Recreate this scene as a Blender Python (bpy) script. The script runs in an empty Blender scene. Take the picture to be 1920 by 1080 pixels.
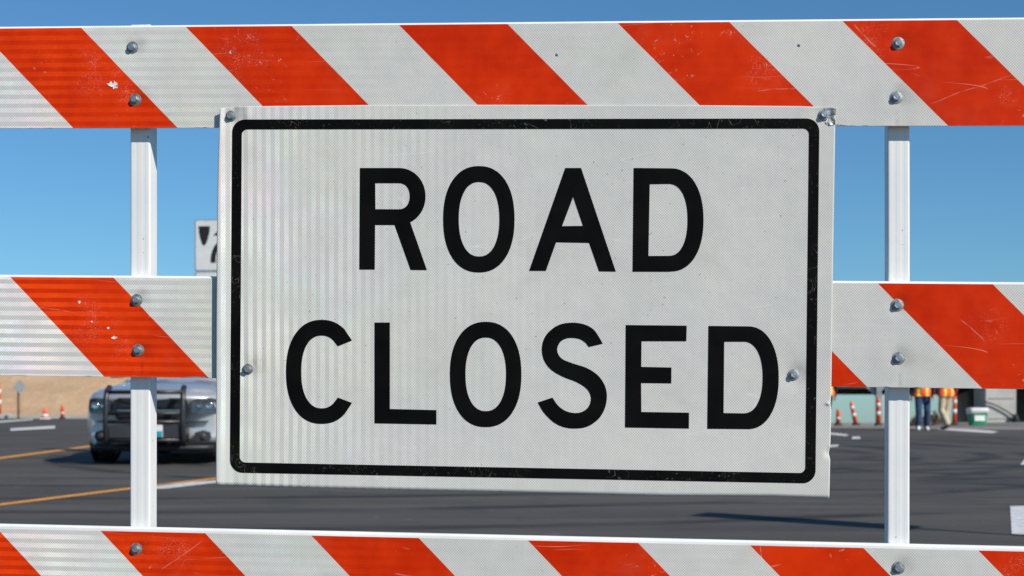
import bpy, bmesh, math, random
import numpy as np
from mathutils import Vector, Matrix, noise
from mathutils.geometry import tessellate_polygon

random.seed(7)
S = bpy.context.scene
COL = S.collection
R = math.radians

# ------------------------------------------------------------------ camera, sky, sun, exposure
F = 2965.0            # focal length in photo pixels (1920 wide)
CX, CY = 960.0, 790.0 # principal point: level camera with a raised (shifted) lens
CAMH = 0.98
cam = bpy.data.cameras.new('camera')
cam.sensor_width = 36.0
cam.lens = F / 1920 * 36
cam.shift_y = (CY - 540) / 1920
cam.clip_start = 0.05
cam.clip_end = 6000
cam.dof.use_dof = True
cam.dof.focus_distance = 3.1
cam.dof.aperture_fstop = 9.0
camo = bpy.data.objects.new('camera', cam)
COL.objects.link(camo)
camo.location = (0, 0, CAMH)
camo.rotation_euler = (R(90), 0, 0)
S.camera = camo

SUN_EL = R(36)
SUN_H = Vector((0.727, -0.686, 0)).normalized()
TO_SUN = Vector((SUN_H.x * math.cos(SUN_EL), SUN_H.y * math.cos(SUN_EL), math.sin(SUN_EL)))
w = bpy.data.worlds.new('World')
S.world = w
w.use_nodes = True
nt = w.node_tree
sky = nt.nodes.new('ShaderNodeTexSky')
sky.sky_type = 'NISHITA'
sky.sun_disc = False
sky.sun_elevation = SUN_EL
sky.sun_rotation = math.atan2(SUN_H.x, SUN_H.y)
sky.altitude = 300
sky.air_density = 0.95
sky.dust_density = 0.35
sky.ozone_density = 10.0
bg = nt.nodes['Background']
wb = nt.nodes.new('ShaderNodeMix')          # white balance of the whole sky
wb.data_type = 'RGBA'
wb.blend_type = 'MULTIPLY'
wb.inputs[0].default_value = 1.0
wb.inputs[7].default_value = (0.87, 1.06, 0.975, 1)
nt.links.new(sky.outputs[0], wb.inputs[6])
nt.links.new(wb.outputs[2], bg.inputs[0])
bg.inputs[1].default_value = 0.105

sl = bpy.data.lights.new('sun', 'SUN')
sl.energy = 4.9
sl.angle = R(0.53)
sl.color = (1.0, 0.935, 0.83)
so = bpy.data.objects.new('sun', sl)
COL.objects.link(so)
so.location = (20, -20, 30)
so.rotation_euler = TO_SUN.to_track_quat('Z', 'Y').to_euler()

S.view_settings.view_transform = 'Standard'
S.view_settings.look = 'None'
S.view_settings.exposure = 0.0
S.view_settings.gamma = 1.0
S.view_settings.use_curve_mapping = False
S.render.engine = 'CYCLES'

# ------------------------------------------------------------------ helpers
def tag(o, label=None, cat=None, group=None, kind=None):
    if label: o['label'] = label
    if cat: o['category'] = cat
    if group: o['group'] = group
    if kind: o['kind'] = kind
    return o

def empty(name, loc=(0, 0, 0), rz=0.0, label=None, cat=None, group=None):
    o = bpy.data.objects.new(name, None)
    COL.objects.link(o)
    o.empty_display_size = 0.1
    o.location = loc
    o.rotation_euler = (0, 0, rz)
    return tag(o, label, cat, group)

def mesh_obj(name, verts, faces, m=None, parent=None, smooth=False):
    me = bpy.data.meshes.new(name)
    me.from_pydata([tuple(v) for v in verts], [], faces)
    me.update()
    return link_mesh(name, me, m, parent, smooth)

def link_mesh(name, me, m=None, parent=None, smooth=False):
    o = bpy.data.objects.new(name, me)
    COL.objects.link(o)
    if m is not None:
        me.materials.append(m)
    if parent is not None:
        o.parent = parent
    if smooth:
        for p in me.polygons: p.use_smooth = True
    return o

def bm_obj(name, bm, m=None, parent=None, smooth=False):
    me = bpy.data.meshes.new(name)
    bm.to_mesh(me)
    bm.free()
    return link_mesh(name, me, m, parent, smooth)

def copy_tree(o, parent=None):
    c = o.copy()
    COL.objects.link(c)
    c.parent = parent
    for ch in list(o.children):
        copy_tree(ch, c)
    return c

def add_box(bm, c, s, bevel=0.0, rot=None):
    r = bmesh.ops.create_cube(bm, size=1.0)
    vs = r['verts']
    bmesh.ops.scale(bm, vec=s, verts=vs)
    if bevel > 0:
        es = list({e for v in vs for e in v.link_edges})
        rb = bmesh.ops.bevel(bm, geom=es, offset=bevel, segments=2, affect='EDGES', profile=0.6)
        vs = list({v for f in rb['faces'] for v in f.verts} | {v for v in vs if v.is_valid})
    if rot is not None:
        bmesh.ops.rotate(bm, cent=(0, 0, 0), matrix=rot, verts=vs)
    bmesh.ops.translate(bm, vec=c, verts=vs)
    return vs

def add_tube(bm, pts, rad, n=10, cap=True):
    """sweep a circle along pts; rad a number or a list"""
    pts = [Vector(p) for p in pts]
    if not isinstance(rad, (list, tuple)): rad = [rad] * len(pts)
    rings = []
    up = None
    for i, p in enumerate(pts):
        d = (pts[min(i + 1, len(pts) - 1)] - pts[max(i - 1, 0)]).normalized()
        if up is None:
            up = Vector((0, 0, 1)) if abs(d.z) < 0.9 else Vector((1, 0, 0))
        a = d.cross(up).normalized()
        b = a.cross(d).normalized()
        up = b
        rings.append([bm.verts.new(p + (a * math.cos(2 * math.pi * k / n) + b * math.sin(2 * math.pi * k / n)) * rad[i]) for k in range(n)])
    for i in range(len(rings) - 1):
        for k in range(n):
            bm.faces.new((rings[i][k], rings[i][(k + 1) % n], rings[i + 1][(k + 1) % n], rings[i + 1][k]))
    if cap:
        bm.faces.new(rings[0][::-1])
        bm.faces.new(rings[-1])
    return rings

def add_lathe(bm, prof, n=20, c=(0, 0, 0), axis='Z'):
    rings = []
    for r, z in prof:
        ring = []
        for k in range(n):
            a = 2 * math.pi * k / n
            p = (r * math.cos(a), r * math.sin(a), z)
            if axis == 'Y': p = (p[0], -z, p[1])     # axis points to -y
            ring.append(bm.verts.new((p[0] + c[0], p[1] + c[1], p[2] + c[2])))
        rings.append(ring)
    for i in range(len(rings) - 1):
        for k in range(n):
            bm.faces.new((rings[i][k], rings[i][(k + 1) % n], rings[i + 1][(k + 1) % n], rings[i + 1][k]))
    bm.faces.new(rings[0][::-1])
    bm.faces.new(rings[-1])

# ------------------------------------------------------------------ materials
class NT:
    def __init__(self, name):
        self.m = bpy.data.materials.new(name)
        self.m.use_nodes = True
        self.t = self.m.node_tree
        self.b = self.t.nodes['Principled BSDF']
        self.out = self.t.nodes['Material Output']
    def n(self, typ, **kw):
        nd = self.t.nodes.new(typ)
        for k, v in kw.items(): setattr(nd, k, v)
        return nd
    def l(self, a, b): self.t.links.new(a, b)
    def put(self, sock, v):
        if isinstance(v, bpy.types.NodeSocket): self.l(v, sock)
        else: sock.default_value = v
    def math(self, op, a, b=None, c=None, clamp=False):
        nd = self.n('ShaderNodeMath', operation=op, use_clamp=clamp)
        for i, v in enumerate((a, b, c)):
            if v is not None: self.put(nd.inputs[i], v)
        return nd.outputs[0]
    def vmath(self, op, a, b=None):
        nd = self.n('ShaderNodeVectorMath', operation=op)
        self.put(nd.inputs[0], a)
        if b is not None: self.put(nd.inputs[1], b)
        return nd.outputs['Value'] if op in ('LENGTH', 'DISTANCE') else nd.outputs[0]
    def ramp(self, f, a, b, ca=0.0, cb=1.0):
        nd = self.n('ShaderNodeMapRange', interpolation_type='SMOOTHSTEP')
        self.put(nd.inputs[0], f)
        nd.inputs[1].default_value = a; nd.inputs[2].default_value = b
        nd.inputs[3].default_value = ca; nd.inputs[4].default_value = cb
        return nd.outputs[0]
    def mix(self, f, a, b, mode='MIX'):
        nd = self.n('ShaderNodeMix', data_type='RGBA', blend_type=mode)
        self.put(nd.inputs[0], f)
        for s, v in ((nd.inputs[6], a), (nd.inputs[7], b)):
            if isinstance(v, (tuple, list)) and len(v) == 3: v = (*v, 1)
            self.put(s, v)
        return nd.outputs[2]
    def noise(self, vec, scale, detail=4.0, rough=0.55, dist=0.0):
        nd = self.n('ShaderNodeTexNoise')
        self.l(vec, nd.inputs['Vector'])
        nd.inputs['Scale'].default_value = scale
        nd.inputs['Detail'].default_value = detail
        nd.inputs['Roughness'].default_value = rough
        nd.inputs['Distortion'].default_value = dist
        return nd.outputs[0]
    def obj(self): return self.n('ShaderNodeTexCoord').outputs['Object']
    def pos(self): return self.n('ShaderNodeNewGeometry').outputs['Position']
    def sep(self, v):
        nd = self.n('ShaderNodeSeparateXYZ'); self.l(v, nd.inputs[0]); return nd.outputs
    def comb(self, x, y, z):
        nd = self.n('ShaderNodeCombineXYZ')
        for i, v in enumerate((x, y, z)): self.put(nd.inputs[i], v)
        return nd.outputs[0]
    def bump(self, h, strength=0.3, dist=0.01):
        nd = self.n('ShaderNodeBump')
        nd.inputs['Strength'].default_value = strength
        nd.inputs['Distance'].default_value = dist
        self.l(h, nd.inputs['Height'])
        self.l(nd.outputs[0], self.b.inputs['Normal'])
    def base(self, c): self.put(self.b.inputs['Base Color'], (*c, 1) if isinstance(c, (tuple, list)) and len(c) == 3 else c)
    def rough(self, r): self.put(self.b.inputs['Roughness'], r)

def plain(name, col, rough=0.5, metal=0.0, var=0.15, scale=6.0, bump=0.0, coat=0.0, spec=None):
    k = NT(name)
    o = k.obj()
    f = k.noise(o, scale, 5)
    dark = tuple(c * (1 - var) for c in col); lite = tuple(min(1, c * (1 + var)) for c in col)
    k.base(k.mix(k.ramp(f, 0.3, 0.7), dark, lite))
    k.rough(k.ramp(k.noise(o, scale * 2.3, 3), 0.3, 0.7, max(0, rough - 0.06), min(1, rough + 0.08)))
    k.b.inputs['Metallic'].default_value = metal
    k.b.inputs['Coat Weight'].default_value = coat
    if spec is not None: k.b.inputs['Specular IOR Level'].default_value = spec
    if bump: k.bump(k.noise(o, scale * 4, 4), bump, 0.01)
    return k.m

PERIOD = 0.431
def sheeting(name, phase=None, band_axis='Z', scuffs=(), lines=(), bolts=()):
    """prismatic retro-reflective film: honeycomb web, printed stripes, scuffs, facet glints in bands"""
    k = NT(name)
    o = k.obj()
    x, y, z = k.sep(o)
    # honeycomb cells
    a, b = 0.0050, 0.0050 * 1.732 * 0.62
    def cell(ox, oz):
        fx = k.math('MULTIPLY', k.math('SUBTRACT', k.math('FRACT', k.math('ADD', k.math('DIVIDE', x, a), ox)), 0.5), a)
        fz = k.math('MULTIPLY', k.math('SUBTRACT', k.math('FRACT', k.math('ADD', k.math('DIVIDE', z, b), oz)), 0.5), b * 1.0)
        return k.math('SQRT', k.math('ADD', k.math('MULTIPLY', fx, fx), k.math('MULTIPLY', fz, fz)))
    d = k.math('MINIMUM', cell(0, 0), cell(0.5, 0.5))
    web = k.ramp(d, 0.0012, 0.0022)
    big = k.noise(o, 3.0, 4)
    mid = k.noise(o, 22.0, 5)
    patch = k.math('ADD', k.math('MULTIPLY', big, 0.6), k.math('MULTIPLY', mid, 0.4))
    tone = k.ramp(patch, 0.33, 0.67)
    wcell = k.mix(tone, (0.455, 0.458, 0.44), (0.53, 0.525, 0.495))
    wweb = k.mix(tone, (0.73, 0.72, 0.685), (0.79, 0.775, 0.73))
    white = k.mix(web, wcell, wweb)
    # horizontal / vertical prism bands
    ax = z if band_axis == 'Z' else x
    bandf = k.math('FRACT', k.math('ADD', k.math('DIVIDE', ax, 0.0182), 100.0))
    band = k.math('MULTIPLY', k.ramp(bandf, 0.02, 0.10), k.ramp(bandf, 0.62, 0.54))
    if phase is not None:
        s = k.math('FRACT', k.math('ADD', k.math('DIVIDE', k.math('SUBTRACT', k.math('ADD', x, z), phase), PERIOD), 20.0))
        om = k.ramp(k.math('ABSOLUTE', k.math('SUBTRACT', s, 0.25)), 0.2515, 0.2485)
        oc = k.mix(tone, (0.49, 0.015, 0.0003), (0.68, 0.031, 0.0005))
        ow = k.mix(tone, (0.62, 0.036, 0.004), (0.72, 0.048, 0.006))
        orange = k.mix(k.math('MULTIPLY', web, 0.55), oc, ow)
        col = k.mix(om, white, orange)
    else:
        om = None
        col = white
    # scuffs: pale hairline scratches in patches, faint dirt, a few rust specks
    scr = None
    for (ang, sc_, off_, amt) in ((12, 3.0, 0.0, 0.55), (-58, 2.4, 7.0, 0.45), (75, 2.8, 3.0, 0.4)):
        mp = k.n('ShaderNodeMapping', vector_type='POINT')
        k.l(o, mp.inputs[0])
        mp.inputs['Location'].default_value = (off_, 0, off_ * 1.7)
        mp.inputs['Rotation'].default_value = (0, R(ang), 0)
        mp.inputs['Scale'].default_value = (0.5, 1.0, 7.0)
        s1 = k.noise(mp.outputs[0], sc_, 1.5, 0.35, 0.3)
        l1 = k.ramp(k.math('ABSOLUTE', k.math('SUBTRACT', s1, 0.5)), 0.0040, 0.0008)
        l1 = k.math('MULTIPLY', l1, k.math('MULTIPLY', k.ramp(k.noise(mp.outputs[0], 4.0, 3), 0.56, 0.66), amt))
        scr = l1 if scr is None else k.math('MAXIMUM', scr, l1)
    s2 = k.noise(o, 70.0, 3.0, 0.6, 0.6)
    l2 = k.math('MULTIPLY', k.ramp(s2, 0.58, 0.68), k.math('MULTIPLY', k.ramp(k.noise(o, 5.0, 3), 0.55, 0.68), k.ramp(k.noise(o, 260.0, 2), 0.48, 0.6)))
    scr = k.math('MAXIMUM', k.math('MULTIPLY', scr, 0.8), k.math('MULTIPLY', l2, 0.55))
    def spot(px_, pz_, r_):
        dx = k.math('SUBTRACT', x, px_); dz = k.math('SUBTRACT', z, pz_)
        return k.ramp(k.math('SQRT', k.math('ADD', k.math('MULTIPLY', dx, dx), k.math('MULTIPLY', dz, dz))), r_, 0.0)
    if scuffs:                                   # rubbed patches full of short hairline scratches
        cl_ = None
        for (sx_, sz_, r_) in scuffs:
            q = spot(sx_, sz_, r_)
            cl_ = q if cl_ is None else k.math('MAXIMUM', cl_, q)
        mp = k.n('ShaderNodeMapping'); k.l(o, mp.inputs[0])
        mp.inputs['Rotation'].default_value = (0, R(35), 0); mp.inputs['Scale'].default_value = (1.0, 1.0, 1.8)
        h1 = k.noise(mp.outputs[0], 75.0, 3.0, 0.6, 1.6)
        hl1 = k.ramp(k.math('ABSOLUTE', k.math('SUBTRACT', h1, 0.5)), 0.020, 0.004)
        h2 = k.noise(o, 330.0, 2.0)
        hl1 = k.math('MULTIPLY', hl1, k.ramp(h2, 0.42, 0.60))
        hl1 = k.math('MAXIMUM', hl1, k.math('MULTIPLY', k.ramp(h2, 0.58, 0.70), 0.6))
        scr = k.math('MAXIMUM', scr, k.math('MULTIPLY', k.math('MULTIPLY', hl1, k.math('MULTIPLY', cl_, k.ramp(k.noise(o, 24.0, 3, 0.6), 0.38, 0.66))), 0.50))
    wob = k.math('MULTIPLY', k.math('SUBTRACT', k.noise(o, 9.0, 2), 0.5), 0.02)
    for (ax_, az_, bx_, bz_, wd_, am_) in lines:    # single long scratches
        vx, vz = bx_ - ax_, bz_ - az_
        L2 = vx * vx + vz * vz; L_ = math.sqrt(L2)
        px_ = k.math('SUBTRACT', x, ax_); pz_ = k.math('ADD', k.math('SUBTRACT', z, az_), wob)
        t_ = k.math('DIVIDE', k.math('ADD', k.math('MULTIPLY', px_, vx), k.math('MULTIPLY', pz_, vz)), L2)
        d_ = k.math('ABSOLUTE', k.math('DIVIDE', k.math('SUBTRACT', k.math('MULTIPLY', px_, vz), k.math('MULTIPLY', pz_, vx)), L_))
        on = k.math('MULTIPLY', k.ramp(t_, 0.0, 0.12), k.ramp(t_, 1.0, 0.8))
        scr = k.math('MAXIMUM', scr, k.math('MULTIPLY', k.math('MULTIPLY', k.ramp(d_, wd_, wd_ * 0.3), on), k.math('MULTIPLY', k.ramp(k.noise(o, 60.0, 2), 0.35, 0.55, 0.15, 0.7), am_ * 0.65)))
    col = k.mix(scr, col, (0.78, 0.74, 0.70) if phase is None else (0.80, 0.66, 0.58))
    dirt = k.ramp(k.noise(o, 7.0, 6, 0.65), 0.52, 0.80)
    col = k.mix(k.math('MULTIPLY', dirt, 0.20 if om is None else k.math('SUBTRACT', 0.20, k.math('MULTIPLY', om, 0.15))), col, (0.36, 0.31, 0.25), 'MIX')
    for (bx_, bz_) in bolts:                      # grime worked in around each bolt
        g_ = k.math('MULTIPLY', spot(bx_ + 0.010, bz_ + 0.006, 0.032), k.ramp(k.noise(o, 45.0, 4), 0.3, 0.7, 0.15, 0.42))
        col = k.mix(g_, col, (0.19, 0.165, 0.14) if om is None else k.mix(om, (0.19, 0.165, 0.14), (0.16, 0.012, 0.003)))
    speck = k.ramp(k.noise(o, 160.0, 1.0), 0.765, 0.795)
    col = k.mix(k.math('MULTIPLY', speck, 0.65), col, (0.22, 0.13, 0.07))
    k.base(col)
    k.rough(k.ramp(mid, 0.3, 0.7, 0.32, 0.48))
    k.b.inputs['Specular IOR Level'].default_value = 0.09
    k.bump(k.math('ADD', k.math('MULTIPLY', web, 0.06), k.noise(o, 14.0, 3)), 0.25, 0.004)
    # facet glint
    gl = k.n('ShaderNodeBsdfAnisotropic')
    gl.inputs['Roughness'].default_value = 0.29 if phase is not None else 0.24
    nv = k.n('ShaderNodeCombineXYZ')
    for i, v in enumerate(Vector((0.57, -0.76, 0.31) if phase is not None else (0.50, -0.81, 0.29)).normalized()): nv.inputs[i].default_value = v
    k.l(nv.outputs[0], gl.inputs['Normal'])
    hue = k.n('ShaderNodeCombineColor', mode='HSV')
    k.put(hue.inputs[0], k.math('FRACT', k.math('MULTIPLY', k.noise(o, 2.6, 2), 3.0)))
    k.put(hue.inputs[1], k.ramp(k.noise(o, 6.0, 2), 0.35, 0.7, 0.05, 0.55))
    hue.inputs[2].default_value = 0.85
    gc = hue.outputs[0]
    if om is not None: gc = k.mix(om, gc, (0.75, 0.10, 0.01))
    k.put(gl.inputs['Color'], gc)
    grain = k.ramp(k.noise(o, 420.0, 1.0), 0.35, 0.7, 0.55, 1.0)
    fac = k.math('MULTIPLY', k.math('MULTIPLY', band, grain), k.ramp(k.noise(o, 8.0, 2), 0.3, 0.65, *((0.03, 0.075) if phase is not None else (0.014, 0.046))))
    mx = k.n('ShaderNodeMixShader')
    k.put(mx.inputs[0], fac)
    k.l(k.b.outputs[0], mx.inputs[1])
    k.l(gl.outputs[0], mx.inputs[2])
    k.l(mx.outputs[0], k.out.inputs[0])
    return k.m

def mat_asphalt():
    k = NT('asphalt')
    p = k.pos()
    x, y, z = k.sep(p)
    n1 = k.noise(p, 0.35, 5, 0.6)
    n2 = k.noise(p, 60.0, 3, 0.6)
    st = k.n('ShaderNodeVectorMath', operation='MULTIPLY'); k.l(p, st.inputs[0]); st.inputs[1].default_value = (0.16, 1.7, 1.0)
    n3 = k.noise(st.outputs[0], 1.0, 6, 0.62, 0.4)
    col = k.mix(k.ramp(n1, 0.3, 0.7), (0.054, 0.050, 0.046), (0.074, 0.069, 0.062))
    col = k.mix(k.ramp(n3, 0.38, 0.68, 0.0, 0.55), col, (0.112, 0.103, 0.092))
    col = k.mix(k.ramp(n2, 0.58, 0.75, 0.0, 0.35), col, (0.16, 0.155, 0.15))
    # rubber left by turning tyres: arcs about points on the roadway
    tot = None
    for (cx, cy, rads) in ((-3.5, 26.0, (10.0, 11.8, 13.4, 15.2)), (2.5, 25.0, (3.4, 5.1, 6.3, 8.0, 9.6)), (16.0, 31.0, (12.5, 14.1, 16.6, 18.3))):
        dx = k.math('SUBTRACT', x, cx); dy = k.math('SUBTRACT', y, cy)
        d = k.math('SQRT', k.math('ADD', k.math('MULTIPLY', dx, dx), k.math('MULTIPLY', dy, dy)))
        d = k.math('ADD', d, k.math('MULTIPLY', n1, 0.5))
        for r in rads:
            m = k.ramp(k.math('ABSOLUTE', k.math('SUBTRACT', d, r)), 0.26, 0.06)
            tot = m if tot is None else k.math('MAXIMUM', tot, m)
    tot = k.math('MULTIPLY', tot, k.ramp(k.noise(p, 0.45, 3), 0.36, 0.58, 0.15, 0.95))
    col = k.mix(tot, col, (0.026, 0.0255, 0.0255))
    n5 = k.noise(p, 0.9, 5, 0.7, 0.6)
    col = k.mix(k.ramp(n5, 0.52, 0.72, 0.0, 0.55), col, (0.034, 0.0335, 0.033))
    n6 = k.noise(st.outputs[0], 0.55, 4, 0.6, 0.8)
    col = k.mix(k.ramp(n6, 0.54, 0.74, 0.0, 0.5), col, (0.125, 0.116, 0.105))
    fleck = k.ramp(k.noise(p, 8.0, 1.0), 0.74, 0.80)
    col = k.mix(k.math('MULTIPLY', fleck, 0.5), col, (0.24, 0.23, 0.22))
    k.base(col)
    k.rough(k.ramp(n3, 0.3, 0.7, 0.78, 0.92))
    k.b.inputs['Specular IOR Level'].default_value = 0.3
    k.bump(k.noise(p, 110.0, 3), 0.5, 0.006)
    return k.m

def mat_dirt(name, c1, c2, c3, sc=1.0):
    k = NT(name)
    p = k.pos()
    a = k.noise(p, 0.22 * sc, 6, 0.6)
    b = k.noise(p, 1.8 * sc, 6, 0.65)
    c = k.noise(p, 9.0 * sc, 4, 0.6)
    col = k.mix(k.ramp(a, 0.35, 0.65), c1, c2)
    col = k.mix(k.ramp(b, 0.45, 0.72, 0, 0.7), col, c3)
    col = k.mix(k.ramp(c, 0.60, 0.75, 0, 0.45), col, tuple(v * 0.55 for v in c1))
    k.base(col)
    k.rough(0.95)
    k.b.inputs['Specular IOR Level'].default_value = 0.15
    k.bump(k.math('ADD', k.math('MULTIPLY', b, 1.0), k.math('MULTIPLY', c, 0.4)), 0.6, 0.25)
    return k.m

def mat_paint(name, col):
    k = NT(name)
    p = k.pos()
    f = k.ramp(k.noise(p, 14.0, 6, 0.7), 0.35, 0.62)
    g = k.ramp(k.noise(p, 1.2, 3), 0.3, 0.7)
    c = k.mix(g, tuple(v * 0.82 for v in col), col)
    k.base(k.mix(k.math('SUBTRACT', 1.0, f, clamp=True), c, tuple(v * 0.62 + 0.01 for v in col)))
    k.rough(0.75)
    k.bump(k.noise(p, 120.0, 2), 0.3, 0.004)
    return k.m

def mat_plastic_post():
    k = NT('white_post_plastic')
    o = k.obj()
    f = k.noise(o, 5.0, 5, 0.6)
    c = k.mix(k.ramp(f, 0.35, 0.7), (0.80, 0.80, 0.79), (0.74, 0.745, 0.75))
    sp = k.ramp(k.noise(o, 90.0, 1.0), 0.755, 0.785)
    c = k.mix(k.math('MULTIPLY', sp, 0.7), c, (0.30, 0.22, 0.15))
    sm = k.ramp(k.noise(o, 11.0, 6, 0.7), 0.60, 0.80)
    c = k.mix(k.math('MULTIPLY', sm, 0.25), c, (0.50, 0.47, 0.42))
    k.base(c)
    k.rough(0.42)
    k.bump(k.noise(o, 30.0, 3), 0.08, 0.004)
    return k.m

def mat_black_film(name, wear):
    k = NT(name)
    o = k.obj()
    col = k.mix(k.ramp(k.noise(o, 12.0, 4), 0.35, 0.7), (0.0030, 0.0030, 0.0030), (0.0055, 0.0052, 0.0050))
    if wear:
        s = k.noise(o, 170.0, 4.0, 0.65)
        m = k.math('MULTIPLY', k.ramp(s, 0.60, 0.70), k.ramp(k.noise(o, 9.0, 3), 0.40, 0.68))
        col = k.mix(k.math('MULTIPLY', m, 0.38), col, (0.30, 0.27, 0.23))
        s3 = k.noise(o, 30.0, 2.0, 0.4, 0.7)
        l3 = k.math('MULTIPLY', k.ramp(k.math('ABSOLUTE', k.math('SUBTRACT', s3, 0.5)), 0.006, 0.002), k.ramp(k.noise(o, 6.0, 2), 0.5, 0.62))
        col = k.mix(k.math('MULTIPLY', l3, 0.35), col, (0.35, 0.33, 0.30))
    k.base(col)
    k.rough(k.ramp(k.noise(o, 25.0, 4), 0.3, 0.7, 0.45, 0.65))
    k.b.inputs['Specular IOR Level'].default_value = 0.05
    return k.m

M = {}
M['post'] = mat_plastic_post()
M['rail'] = plain('white_rail_plastic', (0.80, 0.80, 0.79), 0.4, var=0.05, scale=8)
M['zinc'] = plain('zinc_plated_steel', (0.50, 0.53, 0.55), 0.30, 0.85, 0.25, 120, 0.1)
M['zincdull'] = plain('dull_zinc_washer', (0.30, 0.31, 0.305), 0.42, 0.7, 0.30, 140, 0.15)
M['bare'] = plain('bare_aluminium', (0.50, 0.50, 0.49), 0.52, 0.9, 0.25, 60, 0.3)
M['torn'] = plain('torn_white_core', (0.80, 0.79, 0.77), 0.6, var=0.08, scale=120)
M['border'] = mat_black_film('scuffed_black_border_film', True)
M['letter'] = mat_black_film('black_letter_film', False)
M['asphalt'] = mat_asphalt()
M['dirt'] = mat_dirt('dry_dirt', (0.50, 0.335, 0.20), (0.56, 0.385, 0.235), (0.60, 0.43, 0.28))
M['gravel'] = mat_dirt('grey_gravel', (0.25, 0.235, 0.21), (0.30, 0.28, 0.25), (0.22, 0.21, 0.195), 2.0)
M['paint_w'] = mat_paint('white_road_paint', (0.74, 0.75, 0.76))
M['paint_y'] = mat_paint('yellow_road_paint', (0.82, 0.36, 0.05))
M['concrete'] = plain('concrete', (0.42, 0.41, 0.385), 0.85, var=0.12, scale=1.6, bump=0.2)
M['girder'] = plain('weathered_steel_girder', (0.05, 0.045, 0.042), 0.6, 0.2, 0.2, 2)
M['steel'] = plain('galvanised_steel', (0.30, 0.32, 0.33), 0.5, 0.6, 0.15, 9)
M['orange'] = plain('orange_plastic', (0.85, 0.10, 0.014), 0.45, var=0.08)
M['band'] = plain('white_reflective_band', (0.66, 0.66, 0.66), 0.4, var=0.08)
M['rubber'] = plain('black_rubber', (0.018, 0.018, 0.019), 0.75, var=0.2)
M['wood'] = plain('brown_wood_post', (0.22, 0.13, 0.07), 0.8, var=0.3)
M['signwhite'] = plain('white_sign_face', (0.62, 0.63, 0.63), 0.45, var=0.05)
M['signblack'] = plain('black_sign_print', (0.008, 0.010, 0.012), 0.5, var=0.1)
M['signback'] = plain('grey_sign_back', (0.30, 0.33, 0.35), 0.45, 0.4, 0.1, 5)
M['green'] = plain('green_bin_plastic', (0.002, 0.30, 0.135), 0.4, var=0.08)
M['bag'] = plain('white_plastic_bag', (0.70, 0.71, 0.70), 0.5, var=0.08, scale=20, bump=0.4)
M['paper'] = plain('white_label', (0.76, 0.77, 0.76), 0.5, var=0.03)

# ------------------------------------------------------------------ terrain
GR = 0.0192          # the roadway climbs gently away from the camera
def smooth(a, b, v):
    t = max(0.0, min(1.0, (v - a) / (b - a)))
    return t * t * (3 - 2 * t)
def crest(x): return 58.0 - 12.0 * smooth(2.0, 8.0, x)
def gz(x, y):
    yc = crest(x)
    if y <= yc: return GR * y
    zr = GR * yc - 3.0 * smooth(0, 14, y - yc)
    zl = GR * yc - 3.0 * smooth(55, 95, y - yc)
    k = smooth(2.0, 8.0, x)
    return zl * (1 - k) + zr * k
KG = F * CAMH
def ground_px(px, py):
    d = KG / (py - CY + F * GR)
    return Vector(((px - CX) / F * d, d, GR * d))

def axis_vals(lo, hi, fine_lo, fine_hi, step, grow=1.35):
    v = list(np.arange(fine_lo, fine_hi + 1e-6, step))
    s = step
    while v[-1] < hi: s *= grow; v.append(v[-1] + s)
    s = step
    while v[0] > lo: s *= grow; v.insert(0, v[0] - s)
    return v
xs = axis_vals(-2500, 2500, -40, 45, 1.5)
ys = axis_vals(-600, 3500, 36, 120, 1.2)
gv = [(x, y, gz(x, y) - 0.03) for y in ys for x in xs]
nx = len(xs)
gf = [(j * nx + i, j * nx + i + 1, (j + 1) * nx + i + 1, (j + 1) * nx + i) for j in range(len(ys) - 1) for i in range(nx - 1)]
g = mesh_obj('ground', gv, gf, M['gravel'], smooth=True)
tag(g, kind='structure')

# asphalt roadway, one sheet on the climbing plane
edge = [(-120, 59), (-40, 57.4), (-15, 56.2), (0, 52.5), (5.0, 46.0), (8.4, 41.8), (13.0, 40.0), (26, 36), (60, 28), (120, 18)]
rv, rf = [], []
for (x, y) in edge:
    rv += [(x, -60, GR * -60), (x, y, GR * y)]
for i in range(len(edge) - 1):
    rf.append((2 * i, 2 * i + 2, 2 * i + 3, 2 * i + 1))
road = mesh_obj('road', rv, rf, M['asphalt'])
tag(road, kind='structure')

def stripe(name, pxs, m, hw):
    """painted line through photo-derived ground points, hw = half width in metres"""
    pts = [ground_px(*p) for p in pxs]
    v, f = [], []
    for i, p in enumerate(pts):
        d = (pts[min(i + 1, len(pts) - 1)] - pts[max(i - 1, 0)]); d.z = 0; d.normalize()
        s = Vector((-d.y, d.x, 0)) * hw
        for q in (p - s, p + s):
            v.append((q.x, q.y, GR * q.y + 0.005))
    for i in range(len(pts) - 1):
        f.append((2 * i, 2 * i + 1, 2 * i + 3, 2 * i + 2))
    o = mesh_obj(name, v, f, m, road)
    return o
def patch_px(name, pxs, m):
    v = [ground_px(*p) for p in pxs]
    return mesh_obj(name, [(p.x, p.y, p.z + 0.005) for p in v], [tuple(range(len(v)))], m, road)
stripe('yellow_line', [(-260, 896), (0, 859.5), (200, 833), (420, 806)], M['paint_y'], 0.105)
stripe('yellow_line', [(-400, 995), (0, 947), (200, 922), (405, 897.5), (700, 862)], M['paint_y'], 0.075)
patch_px('white_line', [(285, 918), (300, 908.5), (375, 903.5), (470, 897), (480, 900), (390, 907.5), (310, 917)], M['paint_w'])
patch_px('white_dash', [(19, 808), (20, 803.5), (103, 798.5), (103, 803.5)], M['paint_w'])
patch_px('white_edge_line', [(-300, 806), (-300, 800), (0, 789.5), (62, 785.6), (62, 787.5), (0, 792.5)], M['paint_w'])
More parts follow.
